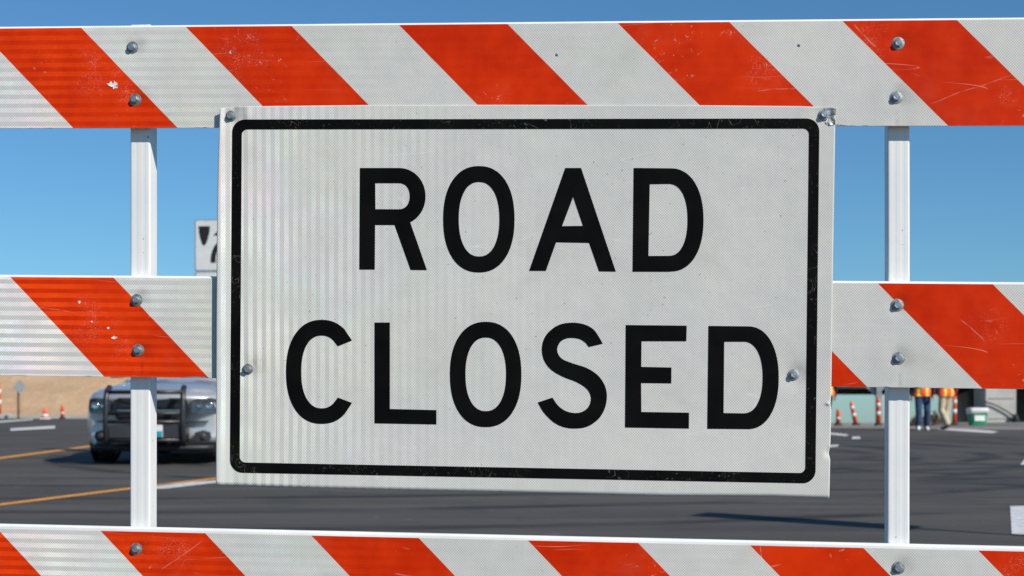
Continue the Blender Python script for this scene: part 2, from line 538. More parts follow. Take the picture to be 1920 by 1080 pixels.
patch_px('white_dash', [(1500, 813), (1500, 808), (1558, 811.5), (1591, 815.0), (1587, 818.0), (1558, 815)], M['paint_w'])
patch_px('white_marker', [(1597, 823.5), (1599, 819), (1612, 819), (1614, 823.0)], M['paint_w'])
patch_px('white_dash', [(1500, 843), (1500, 838), (1573, 834), (1570, 838)], M['paint_w'])
patch_px('white_edge_line', [(1755, 805.5), (1785, 804), (1830, 806), (1872, 809.5), (1860, 812.5), (1815, 809.5)], M['paint_w'])
patch_px('white_stop_bar', [(1897, 1003), (1894, 950), (2080, 947), (2100, 1003)], M['paint_w'])
patch_px('white_arrow_marking', [(1913, 872), (1924, 858), (1960, 850), (1990, 872)], M['paint_w'])

# kerb line at the far side of the roadway, left
kb = bmesh.new()
for i in range(len(edge) - 1):
    a = Vector((*edge[i], GR * edge[i][1])); b = Vector((*edge[i + 1], GR * edge[i + 1][1]))
    if edge[i + 1][0] > 0: continue
    d = (b - a); L = d.length; ang = math.atan2(d.y, d.x)
    c = (a + b) / 2
    add_box(kb, (c.x, c.y + 0.12, c.z + 0.02), (L, 0.22, 0.16), 0, Matrix.Rotation(ang, 3, 'Z'))
tag(bm_obj('kerb', kb, M['concrete']), kind='structure')

# bare earth hillside left of the overpass
hx = np.linspace(-90, 4, 120); hy = np.linspace(57.0, 112, 60)
hv, hf = [], []
for yy in hy:
    for xx in hx:
        H = 5.2 * (1 - smooth(-9.0, 3.0, xx))
        up = smooth(57.6, 80, yy) * (1 - smooth(95, 111, yy))
        n = noise.fractal(Vector((xx * 0.22, yy * 0.22, 0.3)), 1.0, 2.0, 4)
        hv.append((xx, yy, gz(xx, yy) - 0.10 + H * up * (1 + 0.10 * n) + 0.10 * n * smooth(57.5, 60, yy) * (H / 5.2)))
nh = len(hx)
for j in range(len(hy) - 1):
    for i in range(nh - 1):
        hf.append((j * nh + i, j * nh + i + 1, (j + 1) * nh + i + 1, (j + 1) * nh + i))
tag(mesh_obj('hill', hv, hf, M['dirt'], smooth=True), kind='structure')

# ------------------------------------------------------------------ the barricade
PSI = math.atan(0.0958)
Y0 = 3.10
UV = Vector((math.cos(PSI), -math.sin(PSI), 0))
NV = Vector((-math.sin(PSI), -math.cos(PSI), 0))
C0 = Vector((0, Y0, 0))
BASE = Vector((0, Y0, GR * Y0))
CAMP = Vector((0, 0, CAMH))
def bar_px(px, py, off=0.0):
    """photo pixel -> barricade frame (along the rails, height, stand-off towards the viewer)"""
    d = Vector(((px - CX) / F, 1.0, (CY - py) / F))
    t = ((C0 + NV * off - CAMP).dot(NV)) / d.dot(NV)
    p = CAMP + d * t - BASE
    return p.dot(UV), p.z
RT = 0.0195            # rail thickness
RH = 0.2035
barr = empty('barricade', BASE, -PSI, 'white three-rail barricade with orange diagonal stripes in the foreground', 'barricade')

rail_px = {
    'top': ((0, 49.0), (1920, 31.5), (0, 241.5), (1920, 235.0), (748, 47)),
    'mid': ((0, 514.5), (1920, 528.5), (0, 703.5), (1920, 730.0), (18, 518)),
    'low': ((0, 982.5), (1920, 1025.0), None, None, (578, 998)),
}
holes = {'top': [(434, 97.5), (1043, 103.5), (1497, 86)], 'mid': [], 'low': []}
bolts_px = {
    'top': [(248, 89), (253.5, 187), (1684, 81), (1680.5, 182.5)],
    'mid': [(256, 562.5), (258.5, 656.5), (1682.5, 572), (1684.5, 671.5)],
    'low': [(255, 1029.5), (1684, 1065), (257, 1122), (1687, 1163)],
}
creases = {'top': [(1678.5, 225)], 'mid': [(263, 690), (1684, 716)], 'low': []}

def make_bolt(parent, loc, rw, rh, spin, tilt=(0, 0)):
    """washer plus hex head; axis towards -y"""
    bm = bmesh.new()
    hexp = []
    n = 6
    for (r, z) in ((rh * 1.02, 0.0), (rh, 0.0052), (rh * 0.86, 0.0066), (rh * 0.5, 0.0064)):
        hexp.append([bm.verts.new((r * math.cos(2 * math.pi * k / n + spin), -z - 0.0020, r * math.sin(2 * math.pi * k / n + spin))) for k in range(n)])
    for i in range(3):
        for k in range(n):
            bm.faces.new((hexp[i][k], hexp[i][(k + 1) % n], hexp[i + 1][(k + 1) % n], hexp[i + 1][k]))
    bm.faces.new(hexp[-1])
    bmesh.ops.recalc_face_normals(bm, faces=bm.faces)
    b = bm_obj('bolt', bm, M['zinc'], parent)
    b.location = loc
    b.rotation_euler = (tilt[0], 0, tilt[1])
    bm = bmesh.new()
    add_lathe(bm, [(rw * 0.98, -0.001), (rw, 0.0005), (rw * 0.955, 0.0016), (rw * 0.70, 0.0020), (rw * 0.66, 0.0030), (rw * 0.55, 0.0031)], 24, axis='Y')
    bmesh.ops.recalc_face_normals(bm, faces=bm.faces)
    bm_obj('washer', bm, M['zincdull'], b)
    return b

def near(v, arr): return int(np.argmin([abs(a - v) for a in arr]))

for key in ('top', 'mid', 'low'):
    (a, b, c, d, st) = rail_px[key]
    ua, za = bar_px(*a); ub, zb = bar_px(*b)
    slope = (zb - za) / (ub - ua)
    ang = math.atan(slope)
    if c is not None:
        _, zc = bar_px(*c); _, zd = bar_px(*d)
        h = ((za - zc) + (zb - zd)) / 2
    else:
        h = RH
    uc, zc0 = bar_px(960, (a[1] + b[1]) / 2)
    zmid = za + slope * (0 - ua)
    ctr = Vector((0, 0, zmid)) + Vector((math.sin(ang), 0, -math.cos(ang))) * (h / 2)
    Rm = Matrix.Rotation(-ang, 3, 'Y')
    def to_rail(px, py):
        u, z = bar_px(px, py)
        q = Rm.inverted() @ (Vector((u, 0, z)) - ctr)
        return q.x, q.z
    sx, sz = to_rail(*st)
    phase = sx + sz
    bl = [to_rail(*p) for p in bolts_px[key]]
    hl = [to_rail(*p) for p in holes[key]]
    cl = [to_rail(*p) for p in creases[key]]
    Lh = 1.22
    def dim(x, z):
        """dents: rails are pulled in a little at each bolt, creased below some of them, and never quite flat"""
        v = 0.0009 * noise.noise(Vector((x * 3.0, z * 6.0, {'top': 0, 'mid': 5, 'low': 9}[key])))
        for (bx, bz) in bl:
            r2 = (x - bx) ** 2 + (z - bz) ** 2
            v += 0.0022 * math.exp(-r2 / (0.017 ** 2))
        for (bx, bz) in cl:
            if abs(z - bz) < 0.05:
                v += 0.0009 * math.exp(-((x - bx) / 0.0036) ** 2) * smooth(0.022, 0.0, abs(z - bz)) - 0.0008 * math.exp(-((x - bx - 0.007) / 0.004) ** 2) * smooth(0.022, 0.0, abs(z - bz))
        return v
    def grid_axis(lo, hi, step, extra):
        v = list(np.linspace(lo, hi, int(round((hi - lo) / step)) + 1))
        for e, w_ in extra:
            v = [q for q in v if abs(q - e) > w_ * 1.5] + [e - w_, e, e + w_]
        return sorted(v)
    hr = 0.0032
    ex = [(p[0], hr * 2.2) for p in hl] + [(p[0], 0.003) for p in cl] + [(p[0] + 0.007, 0.0035) for p in cl]
    gx = grid_axis(-Lh, Lh, 0.008, ex)
    gzv = grid_axis(-h / 2 + 0.006, h / 2 - 0.006, 0.008, [(p[1], hr * 2.2) for p in hl])
    gx = sorted(set(round(v, 6) for v in gx)); gzv = sorted(set(round(v, 6) for v in gzv))
    # --- rail body: front sheet, rounded edges, back
    bm = bmesh.new()
    def ring_prof(x):
        pts = [(dim(x, z), z) for z in gzv]
        rr = 0.006
        ztop, zbot = h / 2 - rr, -h / 2 + rr
        for k in range(1, 5):
            t = math.pi / 2 * k / 4
            pts.append((rr - rr * math.cos(t), ztop + rr * math.sin(t)))
        for k in range(0, 4):
            t = math.pi / 2 * k / 4
            pts.append((RT - rr + rr * math.sin(t), ztop + rr * math.cos(t)))
        for z in reversed(gzv):
            pts.append((RT, z))
        for q in ((RT - 0.001, zbot - 0.0003), (RT * 0.8, zbot - 0.0015), (RT * 0.6, zbot - 0.0025), (RT * 0.45, zbot - 0.0035),
                  (RT * 0.3, zbot - 0.0045), (0.0022, -h / 2 + 0.0006), (0.0012, -h / 2 + 0.0001), (0.0003, -h / 2 + 0.0006)):
            pts.append(q)
        return pts
    rows = []
    for x in gx:
        rows.append([bm.verts.new((x, y, z)) for (y, z) in ring_prof(x)])
    n = len(rows[0]); nf = len(gzv)
    skip = set()
    hidx = []
    for (px_, pz_) in hl:
        i, j = near(px_, gx), near(pz_, gzv)
        hidx.append((i, j, px_, pz_))
        for di in (-1, 0):
            for dj in (-1, 0):
                skip.add((i + di, j + dj))
    back0 = nf + 8
    for i in range(len(rows) - 1):
        for kk in range(n):
            if kk < nf - 1 and (i, kk) in skip: continue
            if back0 <= kk < back0 + nf - 1 and (i, nf - 2 - (kk - back0)) in skip: continue
            bm.faces.new((rows[i][kk], rows[i + 1][kk], rows[i + 1][(kk + 1) % n], rows[i][(kk + 1) % n]))
    bm.faces.new(rows[0]); bm.faces.new(rows[-1][::-1])
    nb8 = [(-1, -1), (0, -1), (1, -1), (1, 0), (1, 1), (0, 1), (-1, 1), (-1, 0)]
    for (i, j, px_, pz_) in hidx:
        f_ring = [rows[i + di][j + dj] for di, dj in nb8]
        b_ring = [rows[i + di][back0 + nf - 1 - (j + dj)] for di, dj in nb8]
        cf, cb = [], []
        for q in range(8):
            aa = math.atan2(nb8[q][1], nb8[q][0])
            cf.append(bm.verts.new((px_ + hr * math.cos(aa), dim(px_, pz_), pz_ + hr * math.sin(aa))))
            cb.append(bm.verts.new((px_ + hr * math.cos(aa), RT, pz_ + hr * math.sin(aa))))
        for q in range(8):
            q2 = (q + 1) % 8
            bm.faces.new((f_ring[q], f_ring[q2], cf[q2], cf[q]))
            bm.faces.new((cf[q], cf[q2], cb[q2], cb[q]))
            bm.faces.new((cb[q], cb[q2], b_ring[q2], b_ring[q]))
    loose = [v for v in bm.verts if not v.link_faces]
    bmesh.ops.delete(bm, geom=loose, context='VERTS')
    bmesh.ops.recalc_face_normals(bm, faces=bm.faces)
    rail = bm_obj('rail', bm, M['rail'], barr, True)
    rail.location = ctr
    rail.rotation_euler = (0, -ang, 0)
    # --- reflective sheeting laid on the front
    bm = bmesh.new()
    zs = [-h / 2 + 0.0004] + [z for z in gzv if -h / 2 + 0.007 < z < h / 2 - (0.0115 if key == 'low' else 0.0075)] + [h / 2 - (0.0092 if key == 'low' else 0.0050)]
    rs = random.Random(len(key) * 3 + ord(key[0]))
    srows = []
    for x in gx:
        # the lower edge of the film is chipped here and there
        chip = max(0.0, noise.noise(Vector((x * 16, ord(key[0]), 0.5))) - 0.32) * 0.010
        chip += max(0.0, noise.noise(Vector((x * 70, ord(key[0]), 4.5))) - 0.25) * 0.0025
        row = []
        for q, z in enumerate(zs):
            zz = z + (chip if q == 0 else 0)
            yy = dim(x, zz) - 0.0006
            if q == 0: yy = -0.0007
            row.append(bm.verts.new((x, yy, zz)))
        srows.append(row)
    sskip = set()
    shid = []
    for (px_, pz_) in hl:
        i = near(px_, gx); j = near(pz_, zs)
        shid.append((i, j, px_, pz_))
        for di in (-1, 0):
            for dj in (-1, 0): sskip.add((i + di, j + dj))
    for i in range(len(gx) - 1):
        for j in range(len(zs) - 1):
            if (i, j) in sskip: continue
            bm.faces.new((srows[i][j], srows[i + 1][j], srows[i + 1][j + 1], srows[i][j + 1]))
    for (i, j, px_, pz_) in shid:
        fr = [srows[i + di][j + dj] for di, dj in nb8]
        cf = []
        for q in range(8):
            aa = math.atan2(nb8[q][1], nb8[q][0])
            cf.append(bm.verts.new((px_ + hr * 1.12 * math.cos(aa), dim(px_, pz_) - 0.0006, pz_ + hr * 1.12 * math.sin(aa))))
        for q in range(8):
            bm.faces.new((fr[q], fr[(q + 1) % 8], cf[(q + 1) % 8], cf[q]))
    bmesh.ops.delete(bm, geom=[v for v in bm.verts if not v.link_faces], context='VERTS')
    SC = {'top': [(190, 135, .085), (235, 170, .05), (455, 105, .075), (1440, 130, .06), (1640, 80, .06), (1890, 180, .03)],
          'mid': [(175, 600, .08), (215, 640, .05), (1635, 630, .035), (1850, 610, .05)],
          'low': [(330, 1040, .06), (880, 1060, .04), (1390, 1050, .06), (1900, 1070, .05)]}[key]
    LN = {'top': [(345, 52, 352, 60, .002, .7), (230, 112, 410, 118, .0016, .5), (275, 158, 350, 175, .0016, .45), (745, 60, 790, 190, .0014, .4), (1740, 195, 1905, 135, .0013, .40), (1600, 45, 1645, 95, .0016, .6), (1410, 175, 1570, 150, .0012, .4), (985, 70, 1120, 90, .0012, .3)],
          'mid': [(1672, 615, 1678, 650, .0018, .5), (60, 575, 150, 590, .0012, .35), (1800, 600, 1850, 640, .0014, .4)],
          'low': [(480, 1003, 590, 1080, .0014, .6), (1260, 1022, 1262, 1080, .0014, .4), (1425, 1020, 1432, 1080, .0014, .5), (300, 1070, 385, 1010, .0014, .4), (1370, 1075, 1470, 1060, .002, .5)]}[key]
    SC = [(*to_rail(a_, b_), r_) for a_, b_, r_ in SC]
    LN = [(*to_rail(a_, b_), *to_rail(c_, d_), w_, m_) for a_, b_, c_, d_, w_, m_ in LN]
    shm = sheeting('striped_sheeting_' + key, phase, 'Z', SC, LN, bl)
    bm_obj('striped_sheeting', bm, shm, rail, True)
    for q, (bx, bz) in enumerate(bl):
        make_bolt(rail, (bx, dim(bx, bz) - 0.0008, bz), 0.0126, 0.0070, q * 1.1 + ord(key[0]), (random.uniform(-.04, .04), random.uniform(-.04, .04)))
    # torn film showing the white core, and small pocks, where the photo has them
    if key == 'top':
        tears = [((213, 159), 0.0105, 11), ((217, 164), 0.0045, 5)]
    elif key == 'mid':
        tears = [((150, 566.5), 0.0035, 3), ((173, 603.5), 0.0026, 4), ((203.5, 615), 0.0030, 6), ((215, 633), 0.0050, 8)]
    else:
        tears = []
    for (pp, rad, sd) in tears:
        tx, tz = to_rail(*pp)
        r2 = random.Random(sd)
        bm = bmesh.new()
        n2 = 26
        out = [bm.verts.new((tx + rad * (0.25 + 1.0 * r2.random()) * math.cos(2 * math.pi * q / n2) * 1.15, dim(tx, tz) - 0.0011 - 0.0008 * r2.random(), tz + rad * (0.2 + 0.75 * r2.random()) * math.sin(2 * math.pi * q / n2))) for q in range(n2)]
        cc = bm.verts.new((tx, dim(tx, tz) - 0.0009, tz))
        for q in range(n2): bm.faces.new((cc, out[(q + 1) % n2], out[q]))
        bmesh.ops.recalc_face_normals(bm, faces=bm.faces)
        bm_obj('torn_film', bm, M['torn'], rail)

# posts: white ribbed square extrusions behind the rails
PW, PD = 0.0455, 0.046
for (xl, xr, ytop) in ((243.5, 281, 46.0), (1664.5, 1706, 50.0)):
    ul, _ = bar_px(xl, 540, -RT); ur, _ = bar_px(xr, 540, -RT)
    uc = (ul + ur) / 2
    wv_ = ur - ul
    _, zt = bar_px((xl + xr) / 2, ytop, -RT)
    prof = []
    rr = 0.0035
    hw = wv_ / 2
    def corner(cx, cy, a0):
        for k in range(4):
            t = a0 + math.pi / 2 * k / 3
            prof.append((cx + rr * math.cos(t), cy + rr * math.sin(t)))
    yf = RT + 0.0008; yb = yf + PD
    # front face with two shallow ribs
    corner(-hw + rr, yf + rr, math.pi)
    for (fx, fy) in ((-0.30, 0), (-0.24, 0.0002), (-0.14, 0.0002), (-0.08, 0), (0.08, 0), (0.14, 0.0002), (0.24, 0.0002), (0.30, 0)):
        prof.append((fx * wv_, yf + fy))
    corner(hw - rr, yf + rr, 1.5 * math.pi)
    corner(hw - rr, yb - rr, 0)
    corner(-hw + rr, yb - rr, 0.5 * math.pi)
    bm = bmesh.new()
    rings = []
    for z in list(np.linspace(0.03, zt, 40)):
        wob = 0.0006 * noise.noise(Vector((z * 2.0, uc, 0)))
        rings.append([bm.verts.new((x + wob, y, z)) for x, y in prof])
    n = len(prof)
    for i in range(len(rings) - 1):
        for k in range(n):
            bm.faces.new((rings[i][k], rings[i][(k + 1) % n], rings[i + 1][(k + 1) % n], rings[i + 1][k]))
    bm.faces.new(rings[0]); bm.faces.new(rings[-1])
    bmesh.ops.recalc_face_normals(bm, faces=bm.faces)
    post = bm_obj('post', bm, M['post'], barr)
    for p in post.data.polygons: p.use_smooth = False
    post.location = (uc, 0, 0)
    # foot skid running front to back
    bm = bmesh.new()
    add_box(bm, (0, yf + PD / 2, 0.028), (0.048, 1.5, 0.05), 0.005)
    add_box(bm, (0, yf + PD / 2, 0.09), (0.07, 0.07, 0.10), 0.006)
    foot = bm_obj('foot', bm, M['post'], barr)
    foot.location = (uc, 0, 0)

# ------------------------------------------------------------------ ROAD CLOSED sign
signo = empty('road_closed_sign', BASE, -PSI, 'white rectangular sign reading ROAD CLOSED bolted to the barricade rails', 'sign')
top_e = [(412.5, 203.5), (440, 199.5), (700, 196.8), (960, 196.5), (1300, 197.2), (1500, 199), (1569, 201.5)]
bot_e = [(404.8, 908.5), (600, 914.8), (900, 921.5), (1250, 929.5), (1450, 930.5), (1555, 934)]
lef_e = [(203.5, 412.5), (300, 408.8), (400, 407.0), (600, 405.5), (908.5, 404.8)]
rig_e = [(201.5, 1569), (236, 1566), (300, 1565.0), (480, 1562), (600, 1560.5), (740, 1558.5), (757, 1557.0), (770, 1558.8), (836, 1556.8), (850, 1553.8), (862, 1556.6), (934, 1555)]
def itp(tab, v):
    xs_ = [t[0] for t in tab]; ys_ = [t[1] for t in tab]
    return float(np.interp(v, xs_, ys_))
def sign_px(s, t):
    """s 0..1 left to right, t 0..1 top to bottom"""
    yl = 203.5 + (908.5 - 203.5) * t; yr = 201.5 + (934 - 201.5) * t
    xl = itp(lef_e, yl); xr = itp(rig_e, yr)
    x = xl + (xr - xl) * s
    yt = itp(top_e, x); yb = itp(bot_e, x)
    return x, yt + (yb - yt) * t
sbolts = [(433, 217.5), (1545, 215.5), (465, 692), (1488, 702.5)]
def soff(px, py):
    """stand-off of the slightly warped sheet from the rail faces"""
    v = 0.0045
    v += 0.0050 * smooth(440, 404, px)                         # left edge curls out
    v += 0.0040 * smooth(330, 200, py) * smooth(700, 420, px)
    v += 0.0060 * smooth(740, 930, py) * (0.6 + 0.4 * math.sin(px / 260.0))
    v += 0.0012 * math.sin(px / 310.0 + 0.7) * math.sin(py / 240.0)
    for bx, by in sbolts:
        r2 = (px - bx) ** 2 + (py - by) ** 2
        v -= 0.0030 * math.exp(-r2 / 26.0 ** 2)
    # bent top right corner
    v += 0.0040 * smooth(1545, 1568, px) * smooth(236, 202, py)
    # ridge beside the top left bolt
    v += 0.0030 * math.exp(-((px - 462) / 12.0) ** 2) * smooth(236, 212, py)
    # nicks in the right edge
    v += 0.0030 * math.exp(-((px - 1553) / 5.0) ** 2 - ((py - 757) / 3.0) ** 2)
    v -= 0.0030 * math.exp(-((px - 1553) / 6.0) ** 2 - ((py - 850) / 9.0) ** 2)
    return v
def sign_pt(px, py, extra=0.0):
    o = soff(px, py) + extra
    u, z = bar_px(px, py, o)
    return (u, -o, z)
NS, NT_ = 230, 150
def axis_dense(n, fine):
    base = np.linspace(0, 1, n)
    return sorted(set(np.round(np.concatenate([base, fine]), 5)))
ss = axis_dense(180, np.concatenate([np.linspace(0, 0.07, 30), np.linspace(0.94, 1, 26)]))
ts = axis_dense(110, np.concatenate([np.linspace(0, 0.06, 20), np.linspace(0.74, 0.78, 14), np.linspace(0.86, 0.91, 14)]))
pv = [sign_pt(*sign_px(s, t)) for t in ts for s in ss]
ns = len(ss)
pf = [(j * ns + i, (j + 1) * ns + i, (j + 1) * ns + i + 1, j * ns + i + 1) for j in range(len(ts) - 1) for i in range(ns - 1)]
panel = mesh_obj('panel', pv, pf, sheeting('white_sheeting', None, 'X',
    [(*bar_px(1180, 470), .05), (*bar_px(620, 480), .05), (*bar_px(1470, 400), .05), (*bar_px(1395, 880), .06)],
    [(*bar_px(a_, b_), *bar_px(c_, d_), w_, m_) for a_, b_, c_, d_, w_, m_ in ((745, 370, 765, 385, .004, .7), (785, 408, 820, 460, .0012, .5), (700, 575, 1000, 520, .006, .16), (1000, 640, 1160, 590, .008, .14), (1380, 300, 1430, 270, .0025, .35), (1440, 280, 1480, 300, .002, .35), (1350, 415, 1480, 405, .004, .3), (560, 640, 640, 600, .006, .14))],
    [bar_px(*q_) for q_ in sbolts]), signo, True)
sd = panel.modifiers.new('thickness', 'SOLIDIFY'); sd.thickness = 0.002; sd.offset = -1
panel.data.materials.append(M['bare'])
sd.material_offset = 1; sd.material_offset_rim = 1

def sup(cx, cy, rx, ry, a0, a1, n, e=2.25):
    pts = []
    for i in range(n + 1):
        a = R(a0 + (a1 - a0) * i / n)
        c, s = math.cos(a), math.sin(a)
        pts.append((cx + rx * math.copysign(abs(c) ** (2 / e), c), cy + ry * math.copysign(abs(s) ** (2 / e), s)))
    return pts
def catmull(pts, n=5):
    out = []
    for i in range(len(pts) - 1):
        p0 = np.array(pts[max(i - 1, 0)], float); p1 = np.array(pts[i], float)
        p2 = np.array(pts[i + 1], float); p3 = np.array(pts[min(i + 2, len(pts) - 1)], float)
        for k in range(n):
            t = k / n
            out.append(tuple(0.5 * (2 * p1 + (p2 - p0) * t + (2 * p0 - 5 * p1 + 4 * p2 - p3) * t * t + (3 * p1 - p0 - 3 * p2 + p3) * t ** 3)))
    out.append(tuple(pts[-1]))
    return out

K = 4.909
def glyph(ox, oy, loops): return [[(ox + x / K, oy + y / K) for x, y in lp] for lp in loops]
GL = []
# angles: y grows downwards, so -90 is the top
GL.append(glyph(660, 300, [
    [(73, 73), (430, 73)] + sup(430, 335, 247, 262, -90, 66, 26, 2.05)[1:] + [(535, 571), (690, 1013), (540, 1012), (392, 598), (213, 598), (210, 1008), (68, 1008)],
    [(214, 213)] + [(430, 213)] + sup(430, 333, 102, 120, -90, 90, 20, 2.2)[1:] + [(216, 452)]]))
GL.append(glyph(660, 300, [sup(1168, 545, 328.5, 490, 0, 360, 64)[:-1], sup(1170, 545, 187, 343, 0, 360, 56)[:-1]]))
GL.append(glyph(980, 300, [
    [(392, 73), (538, 73), (858, 1027), (703, 1025), (612, 763), (308, 757), (214, 1020), (60, 1020)],
    [(465, 340), (555, 606), (363, 608)]]))
GL.append(glyph(980, 300, [
    [(1022, 73), (1362, 76)] + sup(1362, 551, 303, 475, -90, 90, 36, 2.2)[1:] + [(1350, 1028), (1012, 1028)],
    [(1170, 222), (1345, 220)] + sup(1345, 551, 173, 331, -90, 90, 30, 2.25)[1:] + [(1158, 883)]]))
co = [p for p in sup(408, 526, 328, 479, -52.5, -308, 52) ]
ci = [p for p in sup(408, 527, 188, 335, -308, -52, 46) ]
co = [p for p in co if not (p[0] > 408 and 238 < p[1] < 812)]
ci = [p for p in ci if not (p[0] > 408 and 291 < p[1] < 762)]
GL.append(glyph(520, 590, [[(688, 238)] + co + [(688, 812), (557, 762)] + ci + [(557, 291)]]))
GL.append(glyph(520, 590, [[(895, 72), (1036, 72), (1036, 868), (1464, 878), (1464, 1010), (895, 1000)]]))
GL.append(glyph(830, 590, [sup(396, 550, 329, 485, 0, 360, 64)[:-1], sup(397, 549, 187, 339, 0, 360, 56)[:-1]]))
s_out = catmull([(1475, 267), (1400, 148), (1315, 93), (1200, 73), (1080, 90), (985, 150), (930, 230), (913, 330), (938, 430), (1005, 512), (1110, 573), (1230, 620), (1318, 675), (1358, 735), (1363, 795), (1337, 855), (1285, 893), (1215, 905), (1130, 885), (1062, 835), (1010, 763)])
s_in = catmull([(875, 808), (930, 900), (1015, 985), (1110, 1034), (1220, 1048), (1332, 1030), (1430, 965), (1490, 870), (1512, 755), (1492, 650), (1430, 560), (1330, 492), (1195, 447), (1105, 410), (1065, 365), (1055, 312), (1080, 255), (1130, 222), (1190, 214), (1260, 225), (1310, 255), (1345, 298)])
GL.append(glyph(830, 590, [s_out + s_in]))
GL.append(glyph(1150, 590, [[(115, 95), (676, 101), (672, 244), (260, 244), (257, 480), (535, 486), (534, 632), (256, 629), (258, 895), (697, 902), (696, 1048), (108, 1038)]]))
GL.append(glyph(1150, 590, [
    [(876, 103), (1235, 107)] + sup(1238, 580, 285, 473, -90, 90, 36, 2.2)[1:] + [(865, 1050)],
    [(1021, 249), (1190, 249)] + sup(1195, 578, 180, 330, -90, 90, 30, 2.25)[1:] + [(1015, 905)]]))

def film(name, loops, m, lift):
    """flat cut film laid on the warped sheet: tessellate, slice into a grid, drop onto the surface"""
    lp3 = [[Vector((x, y, 0)) for x, y in lp] for lp in loops]
    tris = tessellate_polygon(lp3)
    flat = [p for lp in lp3 for p in lp]
    bm = bmesh.new()
    vs = [bm.verts.new(p) for p in flat]
    for t in tris:
        try: bm.faces.new([vs[i] for i in t])
        except ValueError: pass
    x0, x1 = min(p.x for p in flat), max(p.x for p in flat)
    y0, y1 = min(p.y for p in flat), max(p.y for p in flat)
    for x in np.arange(math.floor(x0 / 16) * 16 + 16, x1, 16):
        bmesh.ops.bisect_plane(bm, geom=bm.verts[:] + bm.edges[:] + bm.faces[:], plane_co=(x, 0, 0), plane_no=(1, 0, 0))
    for y in np.arange(math.floor(y0 / 16) * 16 + 16, y1, 16):
        bmesh.ops.bisect_plane(bm, geom=bm.verts[:] + bm.edges[:] + bm.faces[:], plane_co=(0, y, 0), plane_no=(0, 1, 0))
    for v in bm.verts:
        v.co = sign_pt(v.co.x, v.co.y, lift)
    for f in bm.faces:
        f.normal_update()
        if f.normal.y > 0: f.normal_flip()
    return bm_obj(name, bm, m, signo)
for lp in GL:
    film('letter', lp, M['letter'], 0.0006)

def rrect(tl, tr, br, bl_, r):
    cs = [tl, tr, br, bl_]
    pts = []
    for i, c in enumerate(cs):
        c = Vector((*c, 0)); p = Vector((*cs[i - 1], 0)); n = Vector((*cs[(i + 1) % 4], 0))
        a = c + (p - c).normalized() * r; b = c + (n - c).normalized() * r
        cc = a + b - c
        a0 = math.atan2(a.y - cc.y, a.x - cc.x); a1 = math.atan2(b.y - cc.y, b.x - cc.x)
        dd = (a1 - a0 + math.pi) % (2 * math.pi) - math.pi
        for k in range(9):
            t = a0 + dd * k / 8
            pts.append((cc.x + r * math.cos(t), cc.y + r * math.sin(t)))
    return pts
film('border', [rrect((435.5, 224), (1536.5, 222), (1529, 906.5), (431, 886), 24), rrect((453.5, 242.5), (1517, 241), (1510, 887), (449.5, 867), 11)], M['border'], 0.0006)
for q, (bx, by) in enumerate(sbolts):
    p = sign_pt(bx, by, 0.0008)
    make_bolt(signo, p, 0.0108, 0.0066, q * 0.8 + 0.3, (0.05 * (-1) ** q, 0.04))
# crumpled bare-metal flap at the top right corner
cr = random.Random(3)
bm = bmesh.new()
cxs = np.linspace(1549, 1567.5, 9); cys = np.linspace(203.0, 234, 11)
gr = []
for yy in cys:
    row = []
    for xx in cxs:
        jag = cr.uniform(-1.4, 1.4) if xx in (cxs[0],) or yy == cys[-1] else 0
        x_ = xx + (234 - yy) * 0.02 + jag - (1.5 if yy > 215 and xx == cxs[-1] else 0)
        if xx == cxs[0]: x_ -= 6 * smooth(212, 203, yy)
        row.append(bm.verts.new(sign_pt(x_, yy, 0.0007 + 0.0022 * (noise.noise(Vector((xx / 7.0, yy / 9.0, 2.2))) + 0.45))))
    gr.append(row)
for j in range(len(cys) - 1):
    for i in range(len(cxs) - 1):
        bm.faces.new((gr[j][i], gr[j + 1][i], gr[j + 1][i + 1], gr[j][i + 1]))
bm_obj('torn_metal_corner', bm, M['bare'], signo, True)

# ------------------------------------------------------------------ silver sedan with push bumper
def mat_carpaint():
    k = NT('silver_car_paint')
    o = k.obj()
    k.base(k.mix(k.ramp(k.noise(o, 900, 1), 0.3, 0.7), (0.60, 0.61, 0.62), (0.68, 0.685, 0.69)))
    k.b.inputs['Metallic'].default_value = 0.6
    k.rough(k.ramp(k.noise(o, 6, 4), 0.3, 0.7, 0.30, 0.38))
    k.b.inputs['Coat Weight'].default_value = 0.8
    k.b.inputs['Coat Roughness'].default_value = 0.06
    return k.m
M['silver'] = mat_carpaint()
M['blackp'] = plain('black_textured_plastic', (0.014, 0.014, 0.016), 0.55, var=0.2)
M['barmetal'] = plain('black_powder_coat', (0.020, 0.020, 0.022), 0.38, 0.0, 0.15)
M['chrome'] = plain('chrome_trim', (0.62, 0.63, 0.64), 0.18, 1.0, 0.05)
M['lens'] = plain('dark_headlight_housing', (0.05, 0.055, 0.06), 0.10, 0.3, 0.2, coat=1.0)
M['bulb'] = plain('headlight_reflector', (0.80, 0.82, 0.84), 0.12, 1.0, 0.05)
M['tyre'] = plain('tyre_rubber', (0.014, 0.014, 0.015), 0.8, var=0.2)
M['rim'] = plain('wheel_alloy', (0.35, 0.36, 0.37), 0.35, 0.9, 0.1)
M['glassdark'] = plain('tinted_car_glass', (0.012, 0.014, 0.016), 0.05, 0.0, 0.1, coat=1.0)
M['plate_t'] = plain('teal_plate_band', (0.02, 0.32, 0.42), 0.4, var=0.05)
M['grilledark'] = plain('grille_black', (0.008, 0.008, 0.009), 0.5, var=0.2)
M['greyplast'] = plain('grey_bumper_insert', (0.035, 0.037, 0.041), 0.5, var=0.1)

